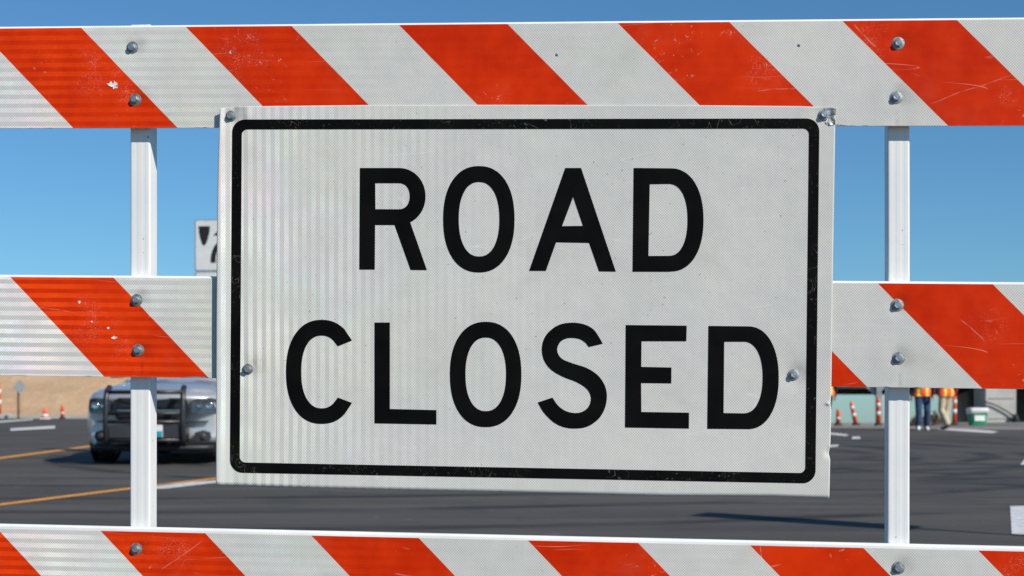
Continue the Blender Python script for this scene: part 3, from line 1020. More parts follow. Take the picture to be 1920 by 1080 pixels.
def loft(name, secs, m, parent, close_ends=True, smooth_=True, sub=0):
    bm = bmesh.new()
    rings = [[bm.verts.new(p) for p in s] for s in secs]
    n = len(rings[0])
    for i in range(len(rings) - 1):
        for k in range(n - 1):
            bm.faces.new((rings[i][k], rings[i][k + 1], rings[i + 1][k + 1], rings[i + 1][k]))
    if close_ends:
        bm.faces.new(rings[0][::-1]); bm.faces.new(rings[-1])
    bmesh.ops.recalc_face_normals(bm, faces=bm.faces)
    o = bm_obj(name, bm, m, parent, smooth_)
    if sub:
        md = o.modifiers.new('sub', 'SUBSURF'); md.levels = sub; md.render_levels = sub
    return o

CAR = ground_px(284, 870.5)
CAR_Y = 21.0
car = empty('parked_car', ((281 - CX) / F * CAR_Y, CAR_Y, GR * CAR_Y), 0, 'silver sedan with black push bumper facing the barricade', 'car')
# local axes: +y is to the rear of the car, +x the image right; the nose points to -y
car.rotation_euler = (R(1.1), 0, R(-2.0))
car.scale = (1.04, 1, 1)
# lower body sections (rear distance, half width, sill z, top z at centre, top z at edge)
SEC = [(0.00, 0.80, 0.30, 0.80, 0.775), (0.012, 0.83, 0.28, 0.825, 0.80), (0.04, 0.865, 0.25, 0.86, 0.825), (0.16, 0.91, 0.22, 0.905, 0.855), (0.36, 0.93, 0.20, 0.945, 0.885),
       (0.70, 0.945, 0.19, 0.985, 0.91), (1.20, 0.945, 0.19, 1.02, 0.945), (1.62, 0.945, 0.19, 1.05, 0.965), (2.4, 0.945, 0.19, 1.06, 0.98),
       (3.4, 0.945, 0.19, 1.08, 1.00), (4.1, 0.94, 0.19, 1.10, 1.03), (4.7, 0.91, 0.24, 1.10, 1.03), (4.95, 0.87, 0.30, 1.06, 1.00), (5.05, 0.80, 0.40, 0.98, 0.93)]
secs = []
UPZ = lambda z: z if z < 0.45 else 0.45 + (z - 0.45) * 1.20
for (y, hw, zb, zc, ze) in SEC:
    zc, ze = UPZ(zc), UPZ(ze)
    half = [(hw * 0.90, zb), (hw * 0.975, zb + 0.08), (hw * 1.0, 0.40), (hw * 1.0, 0.58), (hw * 0.99, (ze + 0.58) / 2), (hw * 0.955, ze - 0.03),
            (hw * 0.88, ze + 0.012), (hw * 0.62, ze + (zc - ze) * 0.70), (hw * 0.30, ze + (zc - ze) * 0.95)]
    pts = [(-x, y, z) for x, z in half] + [(0, y, zc)] + [(x, y, z) for x, z in reversed(half)]
    # nose corners sweep back
    if y < 0.55:
        pts = [(x, y + 0.27 * abs(x / 0.9) ** 3 * max(0.0, 1 - y / 0.55), z) for x, _, z in pts]
    pts.append(pts[0])
    secs.append(pts)
body = loft('body', secs, M['silver'], car, True, True, 1)
# greenhouse
GH = [(1.55, 0.74, 1.02, 1.03), (1.95, 0.71, 1.03, 1.20), (2.45, 0.66, 1.04, 1.40), (2.9, 0.63, 1.05, 1.475), (3.4, 0.62, 1.06, 1.475), (3.9, 0.63, 1.07, 1.40), (4.35, 0.65, 1.07, 1.22), (4.6, 0.66, 1.07, 1.10)]
secs = []
for (y, hw, zb, zt) in GH:
    zb, zt = zb + 0.11, zt + 0.09
    half = [(hw + 0.12, zb - 0.06), (hw + 0.08, zb), (hw + 0.02, zb + (zt - zb) * 0.75), (hw - 0.06, zt - 0.01), (hw * 0.5, zt + 0.015)]
    pts = [(-x, y, z) for x, z in half] + [(0, y, zt + 0.02)] + [(x, y, z) for x, z in reversed(half)]
    pts.append(pts[0]); secs.append(pts)
loft('cabin', secs, M['silver'], car, True, True, 1)
def quad_part(name, pts, m, parent, t=0.012, nrm=(0, -1, 0)):
    nrm = Vector(nrm).normalized()
    a = [Vector(p) + nrm * t for p in pts]; b = [Vector(p) - nrm * t for p in pts]
    n = len(pts)
    bm = bmesh.new()
    va = [bm.verts.new(p) for p in a]; vb = [bm.verts.new(p) for p in b]
    bm.faces.new(va); bm.faces.new(vb[::-1])
    for k in range(n): bm.faces.new((va[k], va[(k + 1) % n], vb[(k + 1) % n], vb[k]))
    bmesh.ops.recalc_face_normals(bm, faces=bm.faces)
    return bm_obj(name, bm, m, parent)
quad_part('windscreen', [(-0.66, 1.72, 1.185), (0.66, 1.72, 1.185), (0.56, 2.42, 1.485), (-0.56, 2.42, 1.485)], M['glassdark'], car, 0.02, (0, -0.42, 0.9))
for s in (-1, 1):
    quad_part('side_window', [(s * 0.765, 2.05, 1.21), (s * 0.765, 4.05, 1.24), (s * 0.66, 3.75, 1.46), (s * 0.665, 2.55, 1.45)], M['glassdark'], car, 0.02, (s, 0, 0.4))
    # mirrors
    bm = bmesh.new(); add_box(bm, (s * 0.955, 1.95, 1.235), (0.20, 0.10, 0.13), 0.035); add_box(bm, (s * 0.84, 1.97, 1.20), (0.16, 0.05, 0.04), 0.01)
    bm_obj('mirror', bm, M['silver'], car, True)
quad_part('rear_window', [(-0.60, 4.42, 1.29), (0.60, 4.42, 1.29), (0.55, 4.0, 1.49), (-0.55, 4.0, 1.49)], M['glassdark'], car, 0.02, (0, 0.45, 0.9))
# wheels
def wheel(x, y):
    bm = bmesh.new()
    add_lathe(bm, [(0.24, -0.10), (0.31, -0.115), (0.335, -0.09), (0.342, -0.05), (0.342, 0.05), (0.335, 0.09), (0.31, 0.115), (0.24, 0.10)], 32)
    bmesh.ops.rotate(bm, cent=(0, 0, 0), matrix=Matrix.Rotation(R(90), 3, 'Y'), verts=bm.verts)
    bmesh.ops.recalc_face_normals(bm, faces=bm.faces)
    t = bm_obj('wheel', bm, M['tyre'], car, True)
    t.location = (x, y, 0.342)
    bm = bmesh.new()
    add_lathe(bm, [(0.20, -0.118), (0.238, -0.112), (0.238, 0.112), (0.20, 0.118)], 24)
    for q in range(5):
        add_box(bm, (0.12 * math.cos(q * 1.2566), 0.12 * math.sin(q * 1.2566), 0), (0.19, 0.05, 0.245), 0, Matrix.Rotation(q * 1.2566, 3, 'Z'))
    bmesh.ops.rotate(bm, cent=(0, 0, 0), matrix=Matrix.Rotation(R(90), 3, 'Y'), verts=bm.verts)
    bm_obj('rim', bm, M['rim'], t)
for x in (-0.81, 0.81):
    for y in (0.98, 4.03): wheel(x, y)
# dark wheel arches
for s in (-1, 1):
    for y in (0.98, 4.03):
        bm = bmesh.new()
        add_lathe(bm, [(0.0001, 0), (0.395, 0), (0.395, 0.012), (0.0001, 0.012)], 28)
        bmesh.ops.rotate(bm, cent=(0, 0, 0), matrix=Matrix.Rotation(R(90) * s, 3, 'Y'), verts=bm.verts)
        o = bm_obj('wheel_arch', bm, M['blackp'], car); o.location = (s * 0.938, y, 0.36)
# underbody
bm = bmesh.new(); add_box(bm, (0, 2.5, 0.24), (1.6, 4.5, 0.14))
bm_obj('underbody', bm, M['blackp'], car)
# face of the car. y of the nose surface at |x|
def nose(x, z=0.6): return 0.27 * abs(x / 0.9) ** 3 + (0.02 if z > 0.7 else 0)
def front_panel(name, outline, m, out=0.012, depth=0.06, parent=None):
    outline = [(x, UPZ(z)) for x, z in outline]
    n = len(outline)
    bm = bmesh.new()
    cx = sum(p[0] for p in outline) / n; cz = sum(p[1] for p in outline) / n
    va = [bm.verts.new((x, nose(x, z) - out, z)) for x, z in outline]
    vb = [bm.verts.new((x, nose(x, z) + depth, z)) for x, z in outline]
    cc = bm.verts.new((cx, nose(cx, cz) - out - 0.004, cz))
    for k in range(n):
        bm.faces.new((va[k], va[(k + 1) % n], cc))
        bm.faces.new((va[k], vb[k], vb[(k + 1) % n], va[(k + 1) % n]))
    bmesh.ops.recalc_face_normals(bm, faces=bm.faces)
    return bm_obj(name, bm, m, parent or car)
# grille: black opening in chrome surround with a cross bar
gs = front_panel('grille_surround', [(-0.47, 0.79), (-0.40, 0.815), (0.40, 0.815), (0.47, 0.79), (0.45, 0.60), (0.37, 0.545), (-0.37, 0.545), (-0.45, 0.60)], M['blackp'], 0.02)
gr_ = front_panel('grille', [(-0.425, 0.775), (-0.38, 0.792), (0.38, 0.792), (0.425, 0.775), (0.405, 0.615), (0.345, 0.568), (-0.345, 0.568), (-0.405, 0.615)], M['grilledark'], 0.028)
for z in (0.62, 0.73):
    bm = bmesh.new(); add_box(bm, (0, -0.036, UPZ(z)), (0.78, 0.012, 0.010), 0.003)
    bm_obj('grille_slat', bm, M['greyplast'], gr_)
bm = bmesh.new(); add_box(bm, (0, -0.045, 0.72), (0.82, 0.016, 0.026), 0.005); add_box(bm, (0, -0.044, 0.726), (0.028, 0.015, 0.25), 0.005)
bm_obj('grille_cross', bm, M['chrome'], gr_)
for s in (-1, 1):
    hl_ = front_panel('headlight', [(s * 0.52, 0.785), (s * 0.60, 0.808), (s * 0.75, 0.815), (s * 0.84, 0.80), (s * 0.86, 0.70), (s * 0.83, 0.645), (s * 0.60, 0.635), (s * 0.53, 0.655)], M['lens'], 0.012, 0.05)
    for xx, rr_ in ((0.625, 0.030), (0.735, 0.046)):
        bm = bmesh.new()
        add_lathe(bm, [(rr_, 0.0), (rr_ * 0.95, 0.006), (rr_ * 0.85, 0.007), (rr_ * 0.5, 0.002), (rr_ * 0.2, 0.001)], 20, (s * xx, nose(xx) - 0.014, UPZ(0.73)), axis='Y')
        bmesh.ops.recalc_face_normals(bm, faces=bm.faces)
        bm_obj('reflector', bm, M['bulb'], hl_, True)
    fo = front_panel('fog_opening', [(s * 0.57, 0.43), (s * 0.66, 0.455), (s * 0.74, 0.43), (s * 0.755, 0.36), (s * 0.72, 0.305), (s * 0.60, 0.30), (s * 0.555, 0.36)], M['grilledark'], 0.014, 0.05)
    bm = bmesh.new()
    add_lathe(bm, [(0.05, 0), (0.05, 0.01), (0.02, 0.02)], 18, (s * 0.655, nose(0.655) - 0.014, 0.375), axis='Y')
    bm_obj('fog_lamp', bm, M['greyplast'], fo, True)
front_panel('lower_intake', [(-0.46, 0.42), (0.46, 0.42), (0.50, 0.30), (0.46, 0.255), (-0.46, 0.255), (-0.50, 0.30)], M['grilledark'], 0.014, 0.05)
front_panel('bumper_groove', [(-0.72, 0.560), (0.72, 0.560), (0.72, 0.545), (-0.72, 0.545)], M['greyplast'], 0.010, 0.03)
bm = bmesh.new()
lip = [(x, nose(x) - 0.02 + 0.06 * abs(x) ** 4, 0.225) for x in np.linspace(-0.78, 0.78, 17)]
add_tube(bm, lip, 0.042, 8)
bm_obj('chin_spoiler', bm, M['blackp'], car, True)
# push bumper: two uprights, cross tubes, centre plate
pb = empty('push_bumper', (0, 0, 0)); pb.parent = car
for s in (-1, 1):
    bm = bmesh.new()
    add_tube(bm, [(s * 0.49, -0.20, 0.27), (s * 0.49, -0.27, 0.36), (s * 0.49, -0.28, 0.60), (s * 0.49, -0.265, 0.86), (s * 0.485, -0.22, 0.98), (s * 0.475, -0.13, 1.03)], 0.036, 12)
    bm_obj('upright', bm, M['barmetal'], pb, True)
    bm = bmesh.new()
    add_box(bm, (s * 0.49, -0.10, 0.42), (0.03, 0.26, 0.16), 0.006)
    bm_obj('mounting_bracket', bm, M['barmetal'], pb)
for z, r_, yy in ((0.965, 0.028, -0.235), (0.685, 0.024, -0.27), (0.575, 0.024, -0.275), (0.335, 0.026, -0.25)):
    bm = bmesh.new()
    add_tube(bm, [(-0.49, yy, z), (0, yy - 0.005, z), (0.49, yy, z)], r_, 10)
    bm_obj('cross_tube', bm, M['barmetal'], pb, True)
bm = bmesh.new(); add_box(bm, (0.0, -0.262, 0.45), (0.90, 0.02, 0.17), 0.006)
bm_obj('push_plate', bm, M['greyplast'], pb)
bm = bmesh.new(); add_box(bm, (0.085, -0.296, 0.455), (0.31, 0.008, 0.16), 0.002)
lp = bm_obj('licence_plate', bm, M['paper'], car)
bm = bmesh.new(); add_box(bm, (0.085, -0.3015, 0.418), (0.30, 0.004, 0.075))
bm_obj('plate_band', bm, M['plate_t'], lp)

# ------------------------------------------------------------------ roadside signs
def lathe_pole(name, x, y, z0, z1, r, m, parent, sq=False):
    bm = bmesh.new()
    if sq: add_box(bm, (x, y, (z0 + z1) / 2), (r * 2, r * 2, z1 - z0), 0.004)
    else: add_tube(bm, [(x, y, z0), (x, y, z1)], r, 10)
    return bm_obj(name, bm, m, parent)
def rplate(bm, w_, h_, t, rad, c, n=5):
    pts = []
    for (sx_, sz_, a0) in ((1, 1, 0), (-1, 1, 90), (-1, -1, 180), (1, -1, 270)):
        for k in range(n + 1):
            a = R(a0 + 90 * k / n)
            pts.append((sx_ * (w_ / 2 - rad) + rad * math.cos(a), sz_ * (h_ / 2 - rad) + rad * math.sin(a)))
    va = [bm.verts.new((c[0] + x, c[1] - t / 2, c[2] + z)) for x, z in pts]
    vb = [bm.verts.new((c[0] + x, c[1] + t / 2, c[2] + z)) for x, z in pts]
    bm.faces.new(va); bm.faces.new(vb[::-1])
    for k in range(len(pts)): bm.faces.new((va[k], va[(k + 1) % len(pts)], vb[(k + 1) % len(pts)], vb[k]))
    bmesh.ops.recalc_face_normals(bm, faces=bm.faces)

# keep-right sign behind the big sign's left edge
D = 23.6; sc = F / D
kx = (403.0 - CX) / F * D
def kz(py): return CAMH - (py - CY) / F * D - GR * D
ks = empty('keep_right_sign', (kx, D, GR * D), R(-4), 'white keep right sign on a pole behind the ROAD CLOSED sign', 'sign')
lathe_pole('pole', 0, 0.05, -0.2, kz(416), 0.03, M['steel'], ks, True)
bm = bmesh.new(); rplate(bm, 77 / sc, 97 / sc, 0.012, 0.03, (0, 0, kz(460)))
kp = bm_obj('sign_panel', bm, M['signback'], ks)
bm = bmesh.new(); rplate(bm, 77 / sc - 0.035, 97 / sc - 0.035, 0.003, 0.022, (0, -0.009, kz(460)))
bm_obj('sign_face', bm, M['signwhite'], kp)
def ks_shape(name, pts, m, y):
    v = [((px - 403) / sc, y, kz(py)) for px, py in pts]
    tr = tessellate_polygon([[Vector((a, c, 0)) for a, _, c in v]])
    o = mesh_obj(name, v, [tuple(t) for t in tr], m, kp)
    return o
ks_shape('island_symbol', [(372, 424), (394, 424), (393, 436), (390, 448), (387, 456), (384, 460), (381.5, 460.5), (379, 458), (375, 446), (373, 436)], M['signblack'], -0.0125)
stem_l = catmull([(395, 493), (396, 478), (402, 462), (411, 452), (416, 442)], 4)
stem_r = catmull([(426, 443), (420, 458), (410, 468), (405.5, 480), (405, 493)], 4)
ks_shape('arrow_symbol', stem_l + [(400, 442), (421, 421), (438, 442)] + stem_r, M['signblack'], -0.0125)
bm = bmesh.new(); rplate(bm, 76 / sc, 56 / sc, 0.012, 0.03, (0, 0, kz(509 + 28)))
k2 = bm_obj('lower_panel', bm, M['signback'], ks)
bm = bmesh.new(); rplate(bm, 76 / sc - 0.035, 56 / sc - 0.035, 0.003, 0.022, (0, -0.009, kz(509 + 28)))
bm_obj('sign_face', bm, M['signwhite'], k2)

# two-panel sign just outside the right of the frame, whose shadow crosses the road
tip = ground_px(1283, 962)
base = tip + SUN_H * (3.0 / math.tan(SUN_EL)); base.z = GR * base.y
rsn = empty('roadside_sign', base, R(62), 'tall narrow sign on a post casting its shadow over the asphalt', 'sign')
lathe_pole('pole', 0, 0.03, -0.1, 2.9, 0.028, M['steel'], rsn, True)
bm = bmesh.new(); rplate(bm, 0.42, 1.42, 0.006, 0.03, (0, -0.01, 2.25))
bm_obj('sign_panel', bm, M['signwhite'], rsn)

# diamond marker on a wooden stake, far left
dp = ground_px(36, 785.2)
ds = empty('diamond_marker', dp, R(55), 'dark diamond marker on a brown stake before the dirt hillside', 'sign')
scd = F / dp.y
lathe_pole('stake', 0, 0.03, -0.1, 68 / scd, 0.035, M['wood'], ds, True)
bm = bmesh.new()
hd = 13.5 / scd
rplate(bm, hd * 1.45, hd * 1.45, 0.012, 0.02, (0, 0, 0))
bmesh.ops.rotate(bm, cent=(0, 0, 0), matrix=Matrix.Rotation(R(45), 3, 'Y'), verts=bm.verts)
bmesh.ops.translate(bm, vec=(0, -0.02, 60 / scd), verts=bm.verts)
bm_obj('sign_panel', bm, M['signback'], ds)

# grey sign seen from behind, right
bp_ = ground_px(1647, 796.5)
scb = F / bp_.y
bs = empty('sign_seen_from_behind', bp_, R(0), 'grey diamond sign seen from behind on a steel post beside the overpass', 'sign')
lathe_pole('pole', 0, -0.02, -0.3, 100 / scb, 0.075, M['steel'], bs, True)
bm = bmesh.new()
rplate(bm, 0.62, 0.62, 0.01, 0.06, (0, 0, 0))
bmesh.ops.rotate(bm, cent=(0, 0, 0), matrix=Matrix.Rotation(R(45), 3, 'Y'), verts=bm.verts)
bmesh.ops.translate(bm, vec=(-0.06, 0.07, 81 / scb), verts=bm.verts)
bm_obj('sign_panel', bm, M['signback'], bs)

# ------------------------------------------------------------------ cones and tube markers
def tube_marker(px, py, hpx, label, lean=0.0, bands=2):
    p = ground_px(px, py)
    s = F / p.y
    h = hpx / s
    t = empty('tube_marker', p, 0, label, 'traffic marker', 'orange tube markers along the road edge')
    bm = bmesh.new(); add_lathe(bm, [(0.12, 0.0), (0.12, 0.03), (0.10, 0.055), (0.07, 0.07)], 12)
    bm_obj('base', bm, M['rubber'], t)
    ax = Vector((math.sin(lean), 0, math.cos(lean)))
    def along(z): return ax * z
    bm = bmesh.new()
    zz = [0.05, h * 0.88, h * 0.90, h * 0.94, h * 0.97, h]
    rr = [0.068, 0.052, 0.052, 0.020, 0.032, 0.022]
    add_tube(bm, [along(z) for z in zz], rr, 14)
    tb = bm_obj('tube', bm, M['orange'], t, True)
    for b in range(bands):
        z0 = h * (0.36 + 0.30 * b); z1 = z0 + h * 0.13
        bm = bmesh.new(); r0 = 0.068 - 0.016 * z0 / h + 0.004
        add_tube(bm, [along(z0), along(z1)], r0, 14)
        bm_obj('reflective_band', bm, M['band'], tb, True)
    return t
tube_marker(1571.5, 797.5, 31, 'shortest orange tube marker, nearest the ROAD CLOSED sign on the right', 0, 1)
tube_marker(1605, 797.0, 46, 'leaning orange tube marker right of the ROAD CLOSED sign', R(-12))
tube_marker(1647, 797.5, 53, 'orange tube marker in front of the grey sign post', 0)
tube_marker(1789, 797.0, 60, 'tall orange tube marker between the worker in khaki trousers and the green bin', R(1.5))
tube_marker(117, 785.6, 26, 'orange tube marker closest to the silver car, before the dirt hillside', 0, 1)
tube_marker(-1, 782, 66, 'tall orange and white tube marker at the left frame edge', 0)
def cone(px, py, hpx, label, z_up=0.0, low_white=False):
    p = ground_px(px, py); s = F / p.y; h = hpx / s
    p.z += z_up
    t = empty('traffic_cone', p, random.uniform(0, 1), label, 'traffic cone', 'orange traffic cones before the dirt hillside')
    bm = bmesh.new(); add_box(bm, (0, 0, 0.02), (0.36, 0.36, 0.04), 0.012)
    bm_obj('base', bm, M['orange'] if not low_white else M['band'], t)
    bm = bmesh.new(); add_lathe(bm, [(0.135, 0.04), (0.03, h - 0.01), (0.02, h)], 18)
    b = bm_obj('body', bm, M['orange'], t, True)
    z0, z1 = (0.08, h * 0.45) if low_white else (h * 0.5, h * 0.72)
    bm = bmesh.new()
    rr = lambda z: 0.135 + (0.03 - 0.135) * (z - 0.04) / (h - 0.05) + 0.004
    add_lathe(bm, [(rr(z0), z0), (rr(z1), z1)], 18)
    bm_obj('reflective_band', bm, M['band'], b, True)
cone(13, 780, 18, 'orange cone standing on the pale concrete slab, left of the pair', 0.0)
cone(22, 780, 17, 'orange cone standing on the pale concrete slab, right of the pair', 0.0)
cone(84.5, 786, 22, 'orange cone with white lower band between the stake and the tube marker', 0, True)
sp = ground_px(8, 783.5); s_ = F / sp.y
bm = bmesh.new(); add_box(bm, (0, 0, 0.06), (36 / s_, 0.9, 0.16), 0.02)
sb = bm_obj('concrete_slab', bm, M['concrete']); sb.location = sp
tag(sb, 'low pale concrete slab under two cones at the far left', 'slab')

# ------------------------------------------------------------------ green bin with white liner
gp = ground_px(1832.5, 797.0); sg = F / gp.y
bn = empty('green_bin', gp, R(3), 'green plastic bin with white liner folded over its rim', 'bin')
hb, wb_ = 27 / sg, 33 / sg
bm = bmesh.new()
def rbox_ring(bm, w_, d_, z, rad=0.06, n=4):
    out = []
    for (sx_, sy_, a0) in ((1, 1, 0), (-1, 1, 90), (-1, -1, 180), (1, -1, 270)):
        for k in range(n + 1):
            a = R(a0 + 90 * k / n)
            out.append(bm.verts.new((sx_ * (w_ / 2 - rad) + rad * math.cos(a), sy_ * (d_ / 2 - rad) + rad * math.sin(a), z)))
    return out
def rings_skin(bm, rings, caps=True):
    n = len(rings[0])
    for i in range(len(rings) - 1):
        for k in range(n): bm.faces.new((rings[i][k], rings[i][(k + 1) % n], rings[i + 1][(k + 1) % n], rings[i + 1][k]))
    if caps: bm.faces.new(rings[0][::-1]); bm.faces.new(rings[-1])
rings_skin(bm, [rbox_ring(bm, wb_ * f, wb_ * 0.8 * f, z) for f, z in ((0.84, 0.0), (0.86, 0.02), (0.98, hb * 0.9), (1.0, hb))])
bm_obj('tub', bm, M['green'], bn, True)
bm = bmesh.new()
rg = [rbox_ring(bm, wb_ * f, wb_ * 0.8 * f, z) for f, z in ((1.05, hb * 0.97), (1.08, hb * 1.01), (1.10, hb * 1.07), (1.06, hb * 1.16), (0.9, hb * 1.20))]
for i, v in enumerate(rg[0]): v.co.z += 0.02 * math.sin(i * 2.1) - (0.07 if abs(v.co.x) > wb_ * 0.4 else -0.02)
rings_skin(bm, rg)
bm_obj('liner', bm, M['bag'], bn, True)
bm = bmesh.new(); add_box(bm, (0, -wb_ * 0.405, hb * 0.47), (wb_ * 0.60, 0.02, hb * 0.38), 0.006)
bm_obj('label', bm, M['paper'], bn)

# ------------------------------------------------------------------ overpass
OVY = 63.5
br = empty('overpass', (14, OVY, gz(14, OVY)), 0, 'concrete overpass with dark girders behind the road workers', 'bridge')
zb0 = gz(14, OVY)
soff_z = CAMH + 63.0 / F * 65.0
def wbox(name, x0, x1, y0, y1, z0, z1, m, bev=0.02):
    bm = bmesh.new()
    add_box(bm, ((x0 + x1) / 2 - 14, (y0 + y1) / 2 - OVY, (z0 + z1) / 2 - zb0), (x1 - x0, y1 - y0, z1 - z0), bev)
    return bm_obj(name, bm, m, br)
wbox('deck', -2, 60, 64.6, 82.0, soff_z + 1.25, soff_z + 1.6, M['concrete'])
for i in range(7):
    y = 65.0 + i * 2.75
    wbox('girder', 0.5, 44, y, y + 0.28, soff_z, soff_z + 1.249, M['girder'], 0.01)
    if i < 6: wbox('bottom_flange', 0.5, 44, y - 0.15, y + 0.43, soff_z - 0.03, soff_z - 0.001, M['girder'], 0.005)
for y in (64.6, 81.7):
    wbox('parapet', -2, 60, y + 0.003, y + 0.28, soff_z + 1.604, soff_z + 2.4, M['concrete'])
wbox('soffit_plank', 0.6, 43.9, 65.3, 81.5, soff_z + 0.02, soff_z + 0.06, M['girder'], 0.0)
# pier in the sun, and the shaded abutment wall running back from it
px0 = (1848 - CX) / F * 62.6; px1 = (1905.5 - CX) / F * 62.6
pier = wbox('pier', px0, px1, 62.6, 64.2, zb0 - 3.0, soff_z + 1.24, M['concrete'], 0.03)
for zz in (gz(14, 45) + 0.2, gz(14, 45) + 1.0):
    wbox('form_joint', px0 + 0.1, px1 - 0.1, 62.592, 62.606, zz, zz + 0.025, M['greyplast'], 0)
def wall_pts(name, a, b, t, z0, z1, m):
    a = Vector(a); b = Vector(b); d = (b - a).normalized(); s = Vector((-d.y, d.x)) * t
    v = []
    for z in (z0, z1):
        for q in (a, b, b - s, a - s): v.append((q.x - 14, q.y - OVY, z - zb0))
    return mesh_obj(name, v, [(0, 1, 2, 3), (7, 6, 5, 4), (0, 4, 5, 1), (1, 5, 6, 2), (2, 6, 7, 3), (3, 7, 4, 0)], m, br)
wall_pts('abutment_wall', (px0 + 0.25, 64.21), (23.1, 82.5), 0.6, zb0 - 3, soff_z + 1.2, M['concrete'])
wall_pts('abutment_wall', (0.6, 83), (4.2, 64.4), 0.6, zb0 - 3, soff_z + 1.2, M['concrete'])
wbox('back_wall', px1 - 0.2, 60, 68.0, 68.6, zb0 - 3, soff_z + 1.2, M['girder'], 0)  # dark girder colour here paints in the shade of the recess
bm = bmesh.new()
def opx(px, py, d): return ((px - CX) / F * d - 14, d - OVY, CAMH - (py - CY) / F * d - zb0)
add_tube(bm, [opx(1846, 753, 62.50), opx(1868, 760, 62.5), opx(1888, 771, 62.5), opx(1905, 784, 62.5)], 0.03, 8)  # thin dark tube standing in for the diagonal shadow across the pier
bm_obj('shadow_tube', bm, M['greyplast'], br, True)
bm = bmesh.new()
add_tube(bm, [opx(1903, 777, 62.42), opx(1907, 795, 62.42)], [0.09, 0.16], 10)  # small black piece at the lower end of that shadow line
bm_obj('black_end_piece', bm, M['rubber'], br, True)
# sunlit earth behind the crest and in front of the pier
em = bmesh.new()
exs = np.linspace(14.5, 45, 40); eys = np.linspace(43.5, 62.3, 20)
er = []
for y in eys:
    er.append([em.verts.new((x, y, gz(x, y) - 0.06 + smooth(14.5, 16.5, x) * (GR * 46 - gz(x, y) + 0.10 + 0.07 * noise.noise(Vector((x * .8, y * .8, 0)))) * smooth(43.6, 46.0, y))) for x in exs])
for j in range(len(eys) - 1):
    for i in range(len(exs) - 1): em.faces.new((er[j][i], er[j][i + 1], er[j + 1][i + 1], er[j + 1][i]))
tag(bm_obj('earth_bank', em, M['gravel'], smooth=True), kind='structure')

# far brown scrub on the plain beyond the overpass
def mat_scrub():
    k = NT('dry_scrub'); p = k.pos()
    k.base(k.mix(k.ramp(k.noise(p, 2.0, 4), 0.3, 0.7), (0.10, 0.075, 0.05), (0.20, 0.15, 0.10))); k.rough(0.9)
    return k.m
M['scrub'] = mat_scrub()
def scrub(x, y, h, wd, label, seed):
    r = random.Random(seed)
    z0 = gz(x, y)
    t = empty('bare_tree', (x, y, z0), 0, label, 'tree', 'bare trees beyond the overpass')
    bm = bmesh.new()
    add_tube(bm, [(0, 0, -0.2), (0.05, 0, h * 0.3), (0.0, 0.1, h * 0.6)], [0.16, 0.11, 0.05], 7)
    bm_obj('trunk', bm, M['wood'], t)
    bm = bmesh.new()
    for i in range(260):
        a = r.uniform(0, 6.28); rr = wd * math.sqrt(r.random()); zc = h * (0.25 + 0.75 * r.random() ** 0.8)
        sh = math.sin(math.pi * min(1, 0.15 + 0.85 * zc / h))
        c = Vector((rr * sh * math.cos(a), rr * sh * math.sin(a), zc))
        d = Vector((r.uniform(-1, 1), r.uniform(-1, 1), r.uniform(0.2, 1.4))).normalized() * r.uniform(0.25, 0.6)
        s = d.cross(Vector((r.uniform(-1, 1), r.uniform(-1, 1), r.uniform(-1, 1)))).normalized() * r.uniform(0.03, 0.10)
        bm.faces.new([bm.verts.new(c - d - s), bm.verts.new(c - d + s), bm.verts.new(c + d)])
    bm_obj('crown', bm, M['scrub'], t)
for i, (px, hp, d) in enumerate(((1716, 12, 150), (1738, 17, 160), (1752, 21, 150), (1764, 14, 170))):
    x = (px - CX) / F * d
    zt = CAMH - (795 - hp - CY) / F * d
    scrub(x, d, zt - gz(x, d), 1.9, ['small bare brown tree left of the worker in jeans', 'bare brown tree right of the jeans of the left worker', 'taller bare brown tree between the two workers', 'small bare brown tree behind the khaki trousers'][i], 40 + i)

# ------------------------------------------------------------------ road workers
M['denim'] = plain('blue_denim', (0.018, 0.045, 0.105), 0.85, var=0.35, scale=14, bump=0.3)
M['navy'] = plain('navy_trousers', (0.012, 0.02, 0.04), 0.85, var=0.25, scale=14, bump=0.3)
M['khaki'] = plain('khaki_cotton', (0.50, 0.41, 0.29), 0.85, var=0.15, scale=12, bump=0.3)
M['jacket'] = plain('dark_jacket', (0.012, 0.02, 0.035), 0.8, var=0.2, scale=14, bump=0.3)
M['shirt'] = plain('maroon_shirt', (0.22, 0.035, 0.04), 0.8, var=0.2, scale=14, bump=0.3)
M['skin'] = plain('skin', (0.50, 0.30, 0.21), 0.55, var=0.08)
M['shoe'] = plain('white_shoe', (0.72, 0.72, 0.70), 0.6, var=0.1)
M['boot'] = plain('dark_boot', (0.03, 0.022, 0.018), 0.6, var=0.2)
M['vest'] = plain('orange_safety_vest', (0.90, 0.115, 0.05), 0.7, var=0.12, scale=14, bump=0.3)
M['vestband'] = plain('yellow_vest_band', (0.85, 0.75, 0.03), 0.6, var=0.08)
M['hat'] = plain('white_hard_hat', (0.78, 0.78, 0.75), 0.35, var=0.03)

